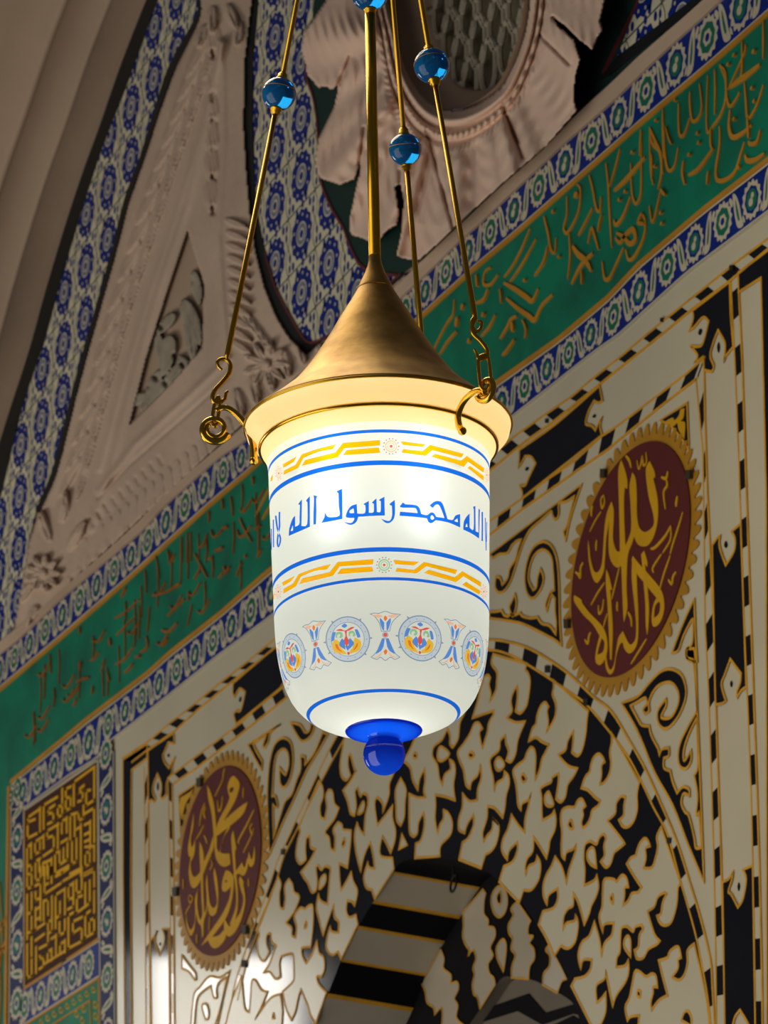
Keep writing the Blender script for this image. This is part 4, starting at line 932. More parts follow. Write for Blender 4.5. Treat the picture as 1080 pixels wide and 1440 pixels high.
# ------------------------------------------------------------------ floral tile fields above
O0 = W(388, 210)
LA = W(425, 167) - O0      # lattice steps read off the wall
LBv = W(388, 290) - O0
def floral(mb, region, front, clip):
    """cream tiles with blue flower rings and green vines, clipped to a traced region"""
    P = [W(p[0], p[1]) for p in region]
    P = [(p.x, p.z) for p in P]
    tessv = [[Vector((p[0], p[1], 0)) for p in P]]
    mb.add([Vector((p[0], front, p[1])) for p in P], [tuple(t) for t in tessellate_polygon(tessv)], M['tile_cream'])
    C = [W(p[0], p[1]) for p in clip]
    C = [(p.x, p.z) for p in C]
    def put(vs, fs, m, lift):
        keep = []
        for f in fs:
            x = sum(vs[i][0] for i in f) / len(f); z = sum(vs[i][1] for i in f) / len(f)
            if inside(x, z, C): keep.append(f)
        if keep: mb.add([Vector((v[0], front - .0003 * lift, v[1])) for v in vs], keep, M[m])
    def ringm(c, r0, r1, m, lift, n=36, sc=0, ph=0, rings=3, sq=1.04):
        vs = []
        for j in range(rings + 1):
            for i in range(n):
                t = 2 * math.pi * i / n
                r = r0 + (r1 - r0) * j / rings
                if j == rings: r *= 1 + sc * math.cos(ph * t)
                vs.append((c[0] + r * math.cos(t), c[1] + sq * r * math.sin(t)))
        fs = [(j*n + i, j*n + (i+1) % n, (j+1)*n + (i+1) % n, (j+1)*n + i) for j in range(rings) for i in range(n)]
        put(vs, fs, m, lift)
    def stripm(a, b, w, m, lift, n=14, bow=0.):
        d = Vector((b[0]-a[0], b[1]-a[1])); L = d.length; d /= L; nn = Vector((-d.y, d.x))
        vs = []
        for i in range(n + 1):
            t = i / n
            c = Vector(a) + d * L * t + nn * bow * math.sin(2 * math.pi * t)
            vs += [tuple(c + nn * w / 2), tuple(c - nn * w / 2)]
        put(vs, [(2*i, 2*i+1, 2*i+3, 2*i+2) for i in range(n)], m, lift)
    u = abs(LBv.z)
    xs = [p[0] for p in C]; zs = [p[1] for p in C]
    for i in range(-14, 15):
        for j in range(-16, 16):
            c = O0 + LA * i + LBv * j
            c = (c.x, c.z)
            if not (min(xs) - u < c[0] < max(xs) + u and min(zs) - u < c[1] < max(zs) + u): continue
            r = u * .40
            ringm(c, r * .46, r, 'blue', 2, 48, .06, 12)
            ringm(c, r * .26, r * .46, 'tile_grey', 2)
            ringm(c, r * .44, r * .50, 'tile_cream', 3, rings=1)
            ringm(c, .0001, r * .28, 'tile_cream', 2)
            ringm(c, .0001, r * .17, 'blue', 3)
            for k in range(9):
                t = 2 * math.pi * k / 9
                ringm((c[0] + r * .78 * math.cos(t), c[1] + 1.04 * r * .78 * math.sin(t)), .0001, r * .075, 'tile_white', 3, 8, rings=1)
            a = Vector(c) + Vector((LA.x, LA.z)) * -.5 + Vector((LBv.x, LBv.z)) * .5
            b = Vector(c) + Vector((LA.x, LA.z)) * .5 + Vector((LBv.x, LBv.z)) * .5
            stripm(a, b, u * .03, 'tile_vine', 1)
            d_ = Vector(c) + Vector((LA.x, LA.z)) * .5 - Vector((LBv.x, LBv.z)) * .5
            stripm(b, d_, u * .022, 'tile_vine', 1, 18, u * .09)
            stripm(a, Vector(c) + Vector((LA.x, LA.z)) * -.5 + Vector((LBv.x, LBv.z)) * -.5, u * .022, 'tile_vine', 1, 18, -u * .09)
            mid = a.lerp(b, .5)
            for (dx, dz) in ((.18, .10), (-.18, -.10), (.34, -.08), (-.34, .08), (0.05, .0)):
                ringm((mid.x + dx * u, mid.y + dz * u), .0001, u * .05, 'blue', 2, 10, rings=1, sq=1.5)
            for (dx, dz) in ((.06, .12), (-.06, -.14), (.08, .3), (-.08, -.3)):
                ringm((b.x + dx * u, b.y + dz * u), .0001, u * .042, 'blue', 2, 10, rings=1, sq=1.6)

# curved band that follows the big arch at the left
BL0 = [(222, -30), (208, 0), (173, 89), (142, 178), (118, 244), (93, 320), (66, 410), (43, 493), (17, 573), (0, 627), (-30, 720)]
BL1 = [(238, -30), (224, 0), (195.6, 78), (173, 138), (142, 218), (111, 315), (86, 400), (63, 483), (33, 573), (7, 680), (-14, 760)]
BR1 = [(292, -40), (281, -5), (277, 24), (240, 92), (218, 158), (199, 220), (177, 280), (158, 355), (138, 427), (118, 496), (101, 560), (83, 633), (72, 671), (52, 718)]
BR0 = [(299, -40), (287, -5), (282, 28), (247, 99), (225, 160), (205, 222), (183, 284), (164, 356), (144, 428), (124.5, 496), (107.5, 560), (90, 634), (79, 672), (57, 722)]
FL_END = [(42, 760), (32, 820), (22, 878), (4, 905), (-20, 922), (-60, 950)]
bandt = thing('floral_arch_band', 'curved band of blue flower tiles edged in black running down the left', 'tile band', W(120, 400))
mb = MB()
reg = dense(BL1) + [(-60, 900)] + FL_END[::-1] + dense(BR1)[::-1]
floral(mb, reg, -.003, reg)
mb.build('tile_field', bandt)
mb = MB(); plate(mb, [dense(BL0) + dense(BL1)[::-1]], M['black_matt'], -.006, 0); mb.build('black_edge', bandt)
mb = MB(); plate(mb, [dense(BR1) + dense(BR0)[::-1]], M['black_matt'], -.006, 0); mb.build('black_edge', bandt)

# shield shaped field beside the window frame
OBp = [(357, -60), (355, -5), (348, 55), (344, 89), (343, 178), (347, 244), (352, 304), (359, 351), (372, 404), (388, 444), (405, 472), (426, 500), (433, 500), (445, 488), (475, 464), (520, 428), (575, 384)]
IBp = [(367, -60), (364, 13), (358, 89), (358, 178), (360, 250), (364, 300), (375, 355), (390, 404), (410, 444), (427, 472), (438, 482), (455, 478), (480, 460), (520, 424), (566, 386)]
RBp = [(446, -60), (442, 0), (440, 29), (433, 60), (432, 104), (442, 138), (448, 178), (452, 249), (467, 291), (485, 322), (494, 347), (510, 375), (535, 384), (560, 388)]
fld = thing('floral_tile_field', 'shield shaped field of blue flower tiles with a black border behind the lamp chains', 'tile panel', W(430, 480))
mb = MB()
reg = dense(IBp) + dense(RBp)[::-1]
floral(mb, reg, -.0025, reg)
mb.build('tile_field', fld)
mb = MB(); plate(mb, [dense(OBp) + dense(IBp)[::-1]], M['black_matt'], -.006, 0); mb.build('black_edge', fld)
mb = MB()
ribbon(mb, dense(IBp[6:]), .007, M['red'], -.0075, -.004, closed=False)
ribbon(mb, dense(RBp[2:]), .009, M['red'], -.0055, -.002, closed=False)
mb.build('red_line', fld)
# field right of the window frame
f2 = thing('floral_tile_field', 'triangular field of blue flower tiles at the upper right corner', 'tile panel', W(920, 60))
reg = [(900, -60), (901, 0), (870, 80), (862, 92), (900, 62), (979, 0), (1060, -60)]
mb = MB(); floral(mb, reg, -.004, reg); mb.build('tile_field', f2)
mb = MB()
ribbon(mb, [(901, -60), (899, 4), (868, 66), (850, 103)], .012, M['red'], -.006, 0, closed=False)
mb.build('red_line', f2)
mb = MB()
plate(mb, [[(846, 112), (870, 80), (979, -2), (1056, -60), (1075, -60), (987, 3), (860, 106)]], M['black_matt'], -.006, 0)
mb.build('black_edge', f2)

# ------------------------------------------------------------------ plaster ledge
LT = [(-70, 955), (0, 900), (24, 881), (55, 858), (80, 835), (150, 775), (200, 728), (225, 703), (267, 664), (322, 616), (400, 545), (480, 475), (560, 398), (607, 352), (660, 302), (706.7, 258), (769, 206), (809, 160), (862, 112), (900, 75), (960, 24), (1000, -12), (1180, -170)]
mb = MB()
A_ = [W(p[0], p[1], -.03) for p in LT]; B_ = [W(p[0], p[1], -.012) for p in TB]
xa = [q.x for q in A_]; za = [q.z for q in A_]; xb = [q.x for q in B_]; zb = [q.z for q in B_]
n = 80
X = np.linspace(max(xa[0], xb[0]), min(xa[-1], xb[-1]), n + 1)
prof = []
for x in X:
    t, b = interp(x, xa, za), interp(x, xb, zb)
    prof.append([Vector((x, .004, t + .004)), Vector((x, -.028, t)), Vector((x, -.034, t - (t-b) * .25)), Vector((x, -.028, t - (t-b) * .5)), Vector((x, -.012, b)), Vector((x, .004, b))])
k = 6
mb.add([v for p in prof for v in p], [(i*k + j, i*k + j+1, (i+1)*k + j+1, (i+1)*k + j) for i in range(n) for j in range(k-1)], M['plaster_smooth'])
mb.build('trim_1', kind='structure')

# ------------------------------------------------------------------ carved plaster as relief
def relief(name, region, hfun, m, parent, step=2.2, holes=(), label=None, base=0.0):
    xs = [p[0] for p in region]; ys = [p[1] for p in region]
    gx = np.arange(min(xs), max(xs) + step, step); gy = np.arange(min(ys), max(ys) + step, step)
    X, Y = np.meshgrid(gx, gy)
    IN = inside_np(X, Y, region)
    for h in holes: IN &= ~inside_np(X, Y, h)
    Hh = hfun(X, Y)
    P = W_np(X, Y, -Hh)
    ny, nx = X.shape
    cell = IN[:-1, :-1] | IN[1:, :-1] | IN[:-1, 1:] | IN[1:, 1:]
    # the grid's own edge is folded back to the wall
    full = IN[:-1, :-1] & IN[1:, :-1] & IN[:-1, 1:] & IN[1:, 1:]
    # move outside grid points of rim cells onto the outline, at the wall face
    idx = -np.ones(X.shape, int)
    used = np.zeros(X.shape, bool)
    for a in (slice(0, -1), slice(1, None)):
        for b in (slice(0, -1), slice(1, None)):
            used[a, b] |= cell
    idx[used] = np.arange(used.sum())
    P0 = W_np(X, Y, np.full(X.shape, .002))
    rim = used & ~IN
    # rim points: same place, sunk to the wall
    P[rim] = W_np(X[rim], Y[rim], np.minimum(-.15 * Hh[rim], 0.0))
    verts = P[used]
    jj, ii = np.nonzero(cell)
    faces = np.stack([idx[jj, ii], idx[jj, ii+1], idx[jj+1, ii+1], idx[jj+1, ii]], 1)
    me = bpy.data.meshes.new(name)
    me.from_pydata(verts.tolist(), [], faces.tolist())
    me.materials.append(m)
    me.polygons.foreach_set('use_smooth', [True] * len(faces))
    me.update()
    o = bpy.data.objects.new(name, me)
    COL.objects.link(o)
    if parent is not None:
        o.parent = parent
        o.matrix_parent_inverse = PINV.get(parent.name, Matrix())
    if label: o['label'] = label
    return o

def seg_dist(X, Y, a, b):
    dx, dy = b[0]-a[0], b[1]-a[1]
    L2 = dx*dx + dy*dy + 1e-9
    t = np.clip(((X-a[0]) * dx + (Y-a[1]) * dy) / L2, 0, 1)
    return np.hypot(X - a[0] - t*dx, Y - a[1] - t*dy), t

def ridge(H, X, Y, pts, w, h):
    D = np.full(X.shape, 1e9)
    for a, b in zip(pts, pts[1:]):
        d, _ = seg_dist(X, Y, a, b)
        D = np.minimum(D, d)
    return H + h * np.exp(-(D / w) ** 2)

def leafb(H, X, Y, c, ang, L, wd, h, vein=.35):
    """one carved leaf: c its root, ang its direction in degrees (photo axes, y down)"""
    ca, sa = math.cos(math.radians(ang)), math.sin(math.radians(ang))
    u = ((X - c[0]) * ca + (Y - c[1]) * sa) / L
    v = (-(X - c[0]) * sa + (Y - c[1]) * ca) / wd
    wv = np.clip(np.sin(np.pi * np.clip(u, 0, 1) ** .8), 0, 1) ** .6 + 1e-6
    q = np.clip(1 - (v / wv) ** 2, 0, 1)
    m_ = (u > 0) & (u < 1)
    lift = h * np.sqrt(q) * (.45 + .75 * np.clip(u, 0, 1)) * (1 - vein * np.exp(-(v / .16) ** 2)) * (1 - .12 * np.cos(v * 14 + u * 9))
    return np.where(m_ & (q > 0), np.maximum(H, H * .0 + lift + .012), H)

PEND = [(276, -40), (284, 12), (281, 30), (247, 100), (225, 161), (205, 223), (183, 285), (164.5, 357), (144.5, 428), (125, 497), (108, 561), (90, 635), (79, 673), (57, 722), (42, 762), (32, 822), (22, 878), (22, 890), (30, 892), (50, 867),
        (80, 843), (93, 826), (160, 764), (200, 727), (250, 680), (292, 640), (322, 613), (400, 545), (480, 475), (560, 398), (572, 386), (520, 428), (475, 464), (445, 488), (431, 501), (405, 472), (388, 444), (372, 404), (359, 351), (352, 304), (347, 244), (343, 178), (344, 89), (348, 55), (355, -5), (357, -40)]
TRI = [(264, 322), (288, 400), (284, 489), (240, 540), (182, 598), (205, 505), (235, 410)]
def h_pend(X, Y):
    H = np.full(X.shape, .014)
    # long flutes of the frame around the recessed triangle
    H = ridge(H, X, Y, [(312, 60), (292, 170), (262, 290), (225, 400), (190, 520), (160, 640), (128, 745)], 6, .012)
    H = ridge(H, X, Y, [(312, 60), (282, 190), (248, 300), (208, 420), (172, 540), (140, 660)], 4, .009)
    H = ridge(H, X, Y, [(312, 60), (314, 200), (306, 330), (312, 420), (318, 500)], 6, .010)
    H = ridge(H, X, Y, [(320, 505), (260, 562), (190, 625), (140, 690)], 5, .009)
    H = ridge(H, X, Y, [(322, 530), (255, 590), (180, 655), (138, 700)], 2.2, -.008)
    # leaf row on the left edge
    n = 17
    for i in range(n):
        t = i / (n - 1)
        c = np.array([np.interp(t, [0, .3, .6, 1], [276, 222, 160, 97]), np.interp(t, [0, .3, .6, 1], [78, 235, 430, 668])])
        H = leafb(H, X, Y, (c[0] + 16, c[1] - 26), 118, 66, 9 - 2.5 * t, .017, .2)
        H = leafb(H, X, Y, (c[0] + 27, c[1] - 24), 106, 62, 8 - 2 * t, .014, .2)
    # bead column in the middle
    for y in (62, 122, 160, 200, 238, 282):
        H = leafb(H, X, Y, (299, y - 30), 92, 48, 13, .016, .15)
        H = ridge(H, X, Y, [(299, y + 10), (300, y + 17)], 3.4, -.020)
    # right leaf row, lying ribs
    for i in range(11):
        y = 312 + i * 17
        H = leafb(H, X, Y, (316 + i * .8, y - 4), 22 + i * 1.2, 36, 6.0, .022)
    for i in range(5):
        H = leafb(H, X, Y, (336 + i * 9, 430 + i * 12), 60, 34, 8, .018)
    # bottom row of upright lobes
    for i in range(20):
        t = i / 19
        x = 108 + t * 222; y = 764 - t * 190
        H = leafb(H, X, Y, (x, y + 2), 104 - 30 * t, 64 - 12 * t, 8.2, .013, .1)
    for i in range(12):
        t = i / 11
        x = 105 + t * 118; y = 748 - t * 105
        H = ridge(H, X, Y, [(x, y), (x + 5, y + 9)], 2.8, -.005)
    for i in range(9):
        x = 345 + i * 22; y = 560 - i * 19
        H = leafb(H, X, Y, (x - 14, y - 14), 80, 44, 10, .024)
    # rosettes
    for (cx_, cy_, r) in ((60, 806, 23), (374, 512, 30)):
        for k in range(9):
            a = 2 * math.pi * k / 9
            H = leafb(H, X, Y, (cx_ + 3 * math.cos(a), cy_ + 4 * math.sin(a)), math.degrees(a), r, 6.5, .030)
        d = np.hypot((X - cx_), (Y - cy_) * .8)
        H = np.where(d < 7, np.maximum(H, .020 + .022 * np.sqrt(np.clip(1 - (d / 7) ** 2, 0, 1))), H)
    for (cx_, cy_, a, L) in ((70, 762, 250, 60), (95, 775, 300, 50), (52, 850, 110, 40), (45, 820, 130, 40), (85, 735, 280, 46), (300, 8, 95, 40), (320, 5, 70, 40), (338, 30, 100, 36), (290, 34, 110, 36)):
        H = leafb(H, X, Y, (cx_, cy_), a, L, 8, .026)
    # smooth hollow near the arch foot
    H = ridge(H, X, Y, [(64, 740), (86, 700), (112, 670)], 12, -.008)
    return H
pend = thing('carved_plaster_panel', 'tall pinkish plaster panel carved with leaves around a grey triangle', 'plaster relief', W(200, 700))
relief('carved_field', PEND, h_pend, M['plaster'], pend, 1.7, [TRI])
def h_tri(X, Y):
    H = np.full(X.shape, -.022)
    for (x, y, a, L, w_, h) in ((258, 420, 70, 70, 12, .03), (266, 440, 85, 70, 10, .034), (240, 470, 100, 60, 12, .03), (225, 520, 110, 60, 10, .03), (250, 500, 60, 44, 10, .03), (235, 545, 140, 50, 8, .03), (262, 505, 130, 60, 8, .028),
                              (205, 555, 150, 34, 8, .026), (272, 380, 80, 50, 8, .024), (246, 440, 130, 40, 8, .028), (222, 470, 80, 40, 8, .026)):
        H = leafb(H, X, Y, (x, y), a, L, w_, h - .022)
    for (x, y) in ((258, 385), (266, 392), (244, 410), (225, 458), (250, 470), (246, 500), (205, 540), (218, 530), (232, 538), (256, 512)):
        H = ridge(H, X, Y, [(x, y), (x + 2, y + 3)], 3.0, -.02)
    return H
relief('recessed_relief', TRI, h_tri, M['plaster_grey'], pend, 1.7, label='grey recessed triangle with leaf carving')

# frame of the oval window
AC = [(470, -60), (460, 0), (444, 24), (429, 44), (424, 67), (431, 89), (433, 104), (449, 122), (460, 121), (467, 125), (476.7, 117), (476, 128), (471, 151), (449, 196), (444, 222), (447, 240), (452, 250), (462, 253), (478, 259), (498, 251),
      (505.6, 232), (506, 246), (493, 306), (492, 320), (496, 330), (508, 333), (519, 338), (530, 340), (537, 332), (546, 322), (557, 316), (561, 300), (559, 285), (556, 262), (563, 258), (567, 280), (566.7, 300), (566, 323), (561.7, 346), (558, 358), (566, 362), (581.7, 365), (590, 364),
      (607, 350), (660, 300), (706.7, 257), (769, 204), (800, 168), (811, 155.6), (806.7, 138), (809, 107), (815.6, 84), (806.7, 55.6), (784, 35.6), (778, 25), (795.6, 37), (811, 53), (820, 60), (833, 70), (840, 52), (847, 43), (843, 30), (850, 0), (862, -60)]
def h_frame(X, Y):
    P = W_np(X, Y, np.zeros(X.shape))
    c = W(648, -8)
    dx, dz = P[..., 0] - c.x, P[..., 2] - c.z
    th = np.arctan2(dz, dx)
    OP = [W(p[0], p[1]) for p in OVAL_S]
    oth = np.array([math.atan2(q.z - c.z, q.x - c.x) for q in OP]); orr = np.array([math.hypot(q.x - c.x, q.z - c.z) for q in OP])
    s = np.argsort(oth); oth = oth[s]; orr = orr[s]
    rr = np.interp(th, np.r_[oth[-1] - 2*np.pi, oth, oth[0] + 2*np.pi], np.r_[orr[-1], orr, orr[0]])
    d = np.hypot(dx, dz) - rr                       # metres outside the opening
    H = .020 + .030 * np.clip(d / .02, 0, 1)
    H = H + .014 * np.exp(-((d - .028) / .010) ** 2)           # rounded lip
    H = H - .016 * np.exp(-((d - .050) / .006) ** 2)
    bead = .5 + .5 * np.cos(th * 74)
    H = H + (.008 + .012 * bead) * np.exp(-((d - .068) / .011) ** 2)
    H = H - .012 * np.exp(-((d - .088) / .006) ** 2)
    out = np.clip((d - .09) / .05, 0, 1)
    fl = .5 - .5 * np.cos(th * 30 + 2.2 * np.sin(th * 6) + d * 5)
    lobe = .5 + .5 * np.cos(th * 11 + .4)
    H = H + out * (.017 * fl * (.4 + .6 * lobe) + .026 * lobe - .004) + .03 * np.clip((d - .12) / .2, 0, 1)
    H = H + out * .0034 * np.sin(d * 95 + 4 * np.sin(th * 11)) * (.5 + .5 * np.cos(th * 33 + 1.0))
    tw = .5 + .5 * np.cos(th * 110 + d * 220)
    H = H + .006 * tw * np.exp(-((d - .108) / .016) ** 2)
    for a, b in (((708, 152), (735, 222)), ((713, 165), (728, 200)), ((563, 240), (562, 275)), ((778, 25), (800, 45)), ((505, 232), (512, 180)), ((477, 117), (492, 80)), ((600, 185), (640, 330)), ((760, 50), (800, 90))):
        dd, t = seg_dist(X, Y, a, b)
        H = H - .018 * np.exp(-(dd / 2.6) ** 2)
    return np.maximum(H, .004)
win = thing('window_surround', 'brightly lit carved acanthus frame around the oval latticed window at the top', 'plaster relief', W(640, 300))
mb = MB()
plate(mb, [dense(RBp) + [(600, 362), (680, 300), (830, 168), (900, 100), (1000, -60)], OVAL_S], M['darkgreen'], -.002, 0)
mb.build('dark_green_ground', win)
relief('acanthus_frame', AC, h_frame, M['plaster_lit'], win, 1.7, [OVAL_S])

# oval window: reveal, plaster lattice, dark glass
w1 = thing('window_1', 'oval window with a plaster lattice at the top', None, W(640, 140, .1), kind='structure')
mb = MB()
OW = [W(p[0], p[1]) for p in OVAL_S]
cw = W(650, -8)
ringv = []
for (y, k) in ((-.02, 1.0), (.0, .985), (.045, .92), (.055, .80), (.14, .78)):
    ringv.append([Vector((cw.x + (q.x - cw.x) * k, y, cw.z + (q.z - cw.z) * k)) for q in OW])
n = len(OW)
mb.add([v for r in ringv for v in r], [(j*n + i, j*n + (i+1) % n, (j+1)*n + (i+1) % n, (j+1)*n + i) for j in range(4) for i in range(n)], M['plaster_smooth'])
mb.build('reveal', w1, smooth_=True)
mb = MB()
LATM = M['plaster_grey']
inner = [(v.x, v.z) for v in ringv[3]]
def in3(p): return inside(p.x, p.z, inner)
cell = .118
rows = []
for j in range(-14, 8):
    for i in range(-9, 10):
        cx_ = cw.x + (i + .5 * (j % 2)) * cell
        cz_ = cw.z + j * cell * .86
        c = Vector((cx_, .075, cz_))
        if not in3(c): continue
        P = [Vector((cx_ + cell * .44 * math.sin(t) * (1 + .12 * math.cos(2*t)), .075, cz_ + cell * .66 * math.cos(t))) for t in [2 * math.pi * k / 14 for k in range(14)]]
        tube(mb, P, .0085, LATM, 6, True)
mb.build('lattice', w1)
mb = MB()
gl = mat('window_glass', srgb(128, 122, 98), .3, noise=.3, nscale=9)
y = .11
tv = [[Vector((v.x, v.z, 0)) for v in ringv[3]]]
mb.add([Vector((v.x, y, v.z)) for v in ringv[3]], [tuple(t) for t in tessellate_polygon(tv)], gl)
mb.build('pane', w1)

# ------------------------------------------------------------------ the underside of the great arch, left
E0 = dense(BL0, n=5)
mb = MB()
rowsv = []
PRO = [(0, 0), (.03, .0), (.112, -.001), (.117, .003), (.123, .005), (.129, .003), (.134, -.001), (.25, -.008), (.256, -.002), (.265, .001), (.274, -.002), (.28, -.009), (.40, -.018), (.62, -.03), (1.1, -.08)]
ew = [W(p[0], p[1]) for p in E0]
for i, q in enumerate(ew):
    a = ew[max(0, i-1)]; b = ew[min(len(ew)-1, i+1)]
    t = (b - a).normalized(); nn = Vector((-t.z, 0, t.x))
    if nn.x < 0: nn = -nn
    rowsv.append([Vector((q.x, -d, q.z)) + nn * o for d, o in PRO])
k = len(PRO)
mb.add([v for r in rowsv for v in r], [(i*k + j, i*k + j+1, (i+1)*k + j+1, (i+1)*k + j) for i in range(len(rowsv)-1) for j in range(k-1)], M['plaster_smooth'])
ob = mb.build('arch_soffit', kind='structure', smooth_=True)
# ------------------------------------------------------------------ the hanging lamp
LD = 8.05
A0 = CAM + ray(533.5, 700).normalized() * LD         # a point on the lamp's axis
VH = Vector((A0.x - CAM.x, A0.y - CAM.y, 0)).normalized()   # away from the camera, level
LX = Vector((-VH.y, VH.x, 0)) * -1                    # to the right in the photo
if LX.dot(RW @ Vector((1, 0, 0))) < 0: LX = -LX

def vplane(x, y, p0, nrm):
    d = ray(x, y)
    t = (p0 - CAM).dot(nrm) / d.dot(nrm)
    return CAM + d * t
def axz(y):
    """height on the axis seen at photo height y, and metres per photo pixel there"""
    x = 533.5
    for _ in range(4):
        p = vplane(x, y, A0, VH)
        x -= (p - A0).dot(LX) / ((vplane(x + 1, y, A0, VH) - p).dot(LX))
    p = vplane(x, y, A0, VH)
    s = (vplane(x + 1, y, A0, VH) - p).dot(LX)
    return p.z, s
def RZ(r, y):
    z, s = axz(y)
    return (r * s, z)
AX = Vector((A0.x, A0.y, 0))
lamp = thing('hanging_lamp', 'lit white glass mosque lamp with blue script bands hanging on brass rods', 'lamp', Vector((A0.x, A0.y, RZ(0, 1092)[1])))

def spline(prof, n=5):
    return [(p[0], p[1]) for p in smooth([(a, b, False) for a, b in prof], False, n)]

# ---- glass shade
SH = spline([RZ(*p) for p in [(187, 601), (187.5, 606), (184, 612), (178, 618.5), (171, 626), (164, 634.5), (158.5, 645), (156, 658), (155.3, 675), (155, 700), (154, 745), (153, 790), (152, 840), (151, 880), (149.3, 908), (145.5, 935), (138.5, 962), (128, 984), (113, 1000), (96, 1011), (78, 1018), (62, 1022.5), (46, 1025)]], 6)
# arc length along the profile
SL = [0]
for a, b in zip(SH, SH[1:]): SL.append(SL[-1] + math.hypot(b[0]-a[0], b[1]-a[1]))
S_TOT = SL[-1]
def prof_at(s):
    return float(np.interp(s, SL, [p[0] for p in SH])), float(np.interp(s, SL, [p[1] for p in SH]))
SH_R = [p[0] for p in SH][::-1]; SH_Z = [p[1] for p in SH][::-1]; SH_S = SL[::-1]
def hit_shade(x, y):
    """(angle, arc length) where the sight line through a photo point first meets the shade"""
    d = ray(x, y)
    o = CAM - AX
    # march in t around the axis distance
    t0 = (A0 - CAM).dot(VH) / d.dot(VH)
    best = None
    prev = None
    for i in range(90):
        t = t0 - .30 + .30 * i / 89 + .0
        p = o + d * t
        r = math.hypot(p.x, p.y)
        R_ = float(np.interp(p.z, SH_Z, SH_R))
        g = r - R_
        if prev is not None and prev[1] > 0 >= g:
            a, b = prev[0], t
            for _ in range(24):
                m_ = (a + b) / 2
                p = o + d * m_
                if math.hypot(p.x, p.y) - float(np.interp(p.z, SH_Z, SH_R)) > 0: a = m_
                else: b = m_
            p = o + d * b
            best = p
            break
        prev = (t, g)
    if best is None:
        # graze: clamp to the silhouette at that height
        p = o + d * t0
        z = p.z
        lat = p.dot(LX)
        a = math.pi / 2 * (1 if lat > 0 else -1) * .985
        return a, float(np.interp(z, SH_Z, SH_S))
    lat, dep = best.dot(LX), -best.dot(VH)
    return math.atan2(lat, dep), float(np.interp(best.z, SH_Z, SH_S))
def shade_pt(th, s, off=0.):
    r, z = prof_at(s)
    r += off
    return AX + (LX * math.sin(th) - VH * math.cos(th)) * r + Vector((0, 0, z))

def glass(name, tint, rough=.18, tr=.82, shine=.015):
    m = bpy.data.materials.new(name)
    m.use_nodes = True
    nt = m.node_tree
    nt.nodes.remove(nt.nodes['Principled BSDF'])
    out = nt.nodes['Material Output']
    tl = nt.nodes.new('ShaderNodeBsdfTranslucent'); tl.inputs['Color'].default_value = tint
    df = nt.nodes.new('ShaderNodeBsdfDiffuse'); df.inputs['Color'].default_value = tint
    gl_ = nt.nodes.new('ShaderNodeBsdfGlossy'); gl_.inputs['Roughness'].default_value = rough; gl_.inputs['Color'].default_value = (1, 1, 1, 1)
    m1 = nt.nodes.new('ShaderNodeMixShader'); m1.inputs[0].default_value = tr
    m2 = nt.nodes.new('ShaderNodeMixShader'); m2.inputs[0].default_value = shine
    nt.links.new(df.outputs[0], m1.inputs[1]); nt.links.new(tl.outputs[0], m1.inputs[2])
    nt.links.new(m1.outputs[0], m2.inputs[1]); nt.links.new(gl_.outputs[0], m2.inputs[2])
    nt.links.new(m2.outputs[0], out.inputs['Surface'])
    return m
G = {}
G['white'] = glass('opal_glass', srgb(230, 240, 238))
G['cream'] = glass('warm_lit_glass', srgb(252, 236, 188))  # warm light off the brass cover painted into the rim glass colour
G['blue'] = glass('blue_print', srgb(24, 110, 240))
G['blue2'] = glass('soft_blue_print', srgb(94, 152, 246))
G['yellow'] = glass('yellow_print', srgb(255, 186, 10))
G['red'] = glass('red_print', srgb(240, 100, 84))
G['orange'] = glass('orange_print', srgb(250, 130, 40))
G['grey'] = glass('grey_print', srgb(134, 166, 206))
G['pale'] = glass('pale_blue_print', srgb(208, 224, 240))
G['gold'] = glass('honey_print', srgb(250, 204, 70))
G['green'] = glass('green_print', srgb(160, 214, 166))
G['peach'] = glass('peach_print', srgb(250, 206, 176))
G['deep'] = glass('deep_blue_glass', srgb(12, 82, 232), .05, .8, .06)

def uv(pts): return [hit_shade(p[0], p[1]) for p in pts]
PRINTS = []          # (material key, outline, holes) in (angle, arc) coordinates; later ones lie on top
def pr(key, s, k='PX', holes=(), n=3):
    PRINTS.append((key, uv(poly(s, k, n)), [uv(poly(h, k, n)) for h in holes]))
def prs(key, s, w, k='PX', closed=False, n=4):
    """a printed line of width w photo pixels"""
    t = trace(s, k)
    P = [Vector(p) for p in dedupe(smooth(t, closed, n))]
    L, R_ = ribbon_pts(P, w, closed)
    if closed:
        PRINTS.append((key, uv([(p.x, p.y) for p in L]), [uv([(p.x, p.y) for p in R_])]))
    else:
        PRINTS.append((key, uv([(p.x, p.y) for p in L + R_[::-1]]), []))

def sc_(x, y): return hit_shade(x, y)[1]
BANDS = [('blue', 603.8, 608.2), ('blue', 647.3, 653.9), ('blue', 769.4, 775.6), ('blue', 811.8, 815.8), ('blue', 968.6, 973.2)]
SB = [(k, sc_(539, a), sc_(539, b)) for k, a, b in BANDS]
S_CREAM = sc_(536, 592)

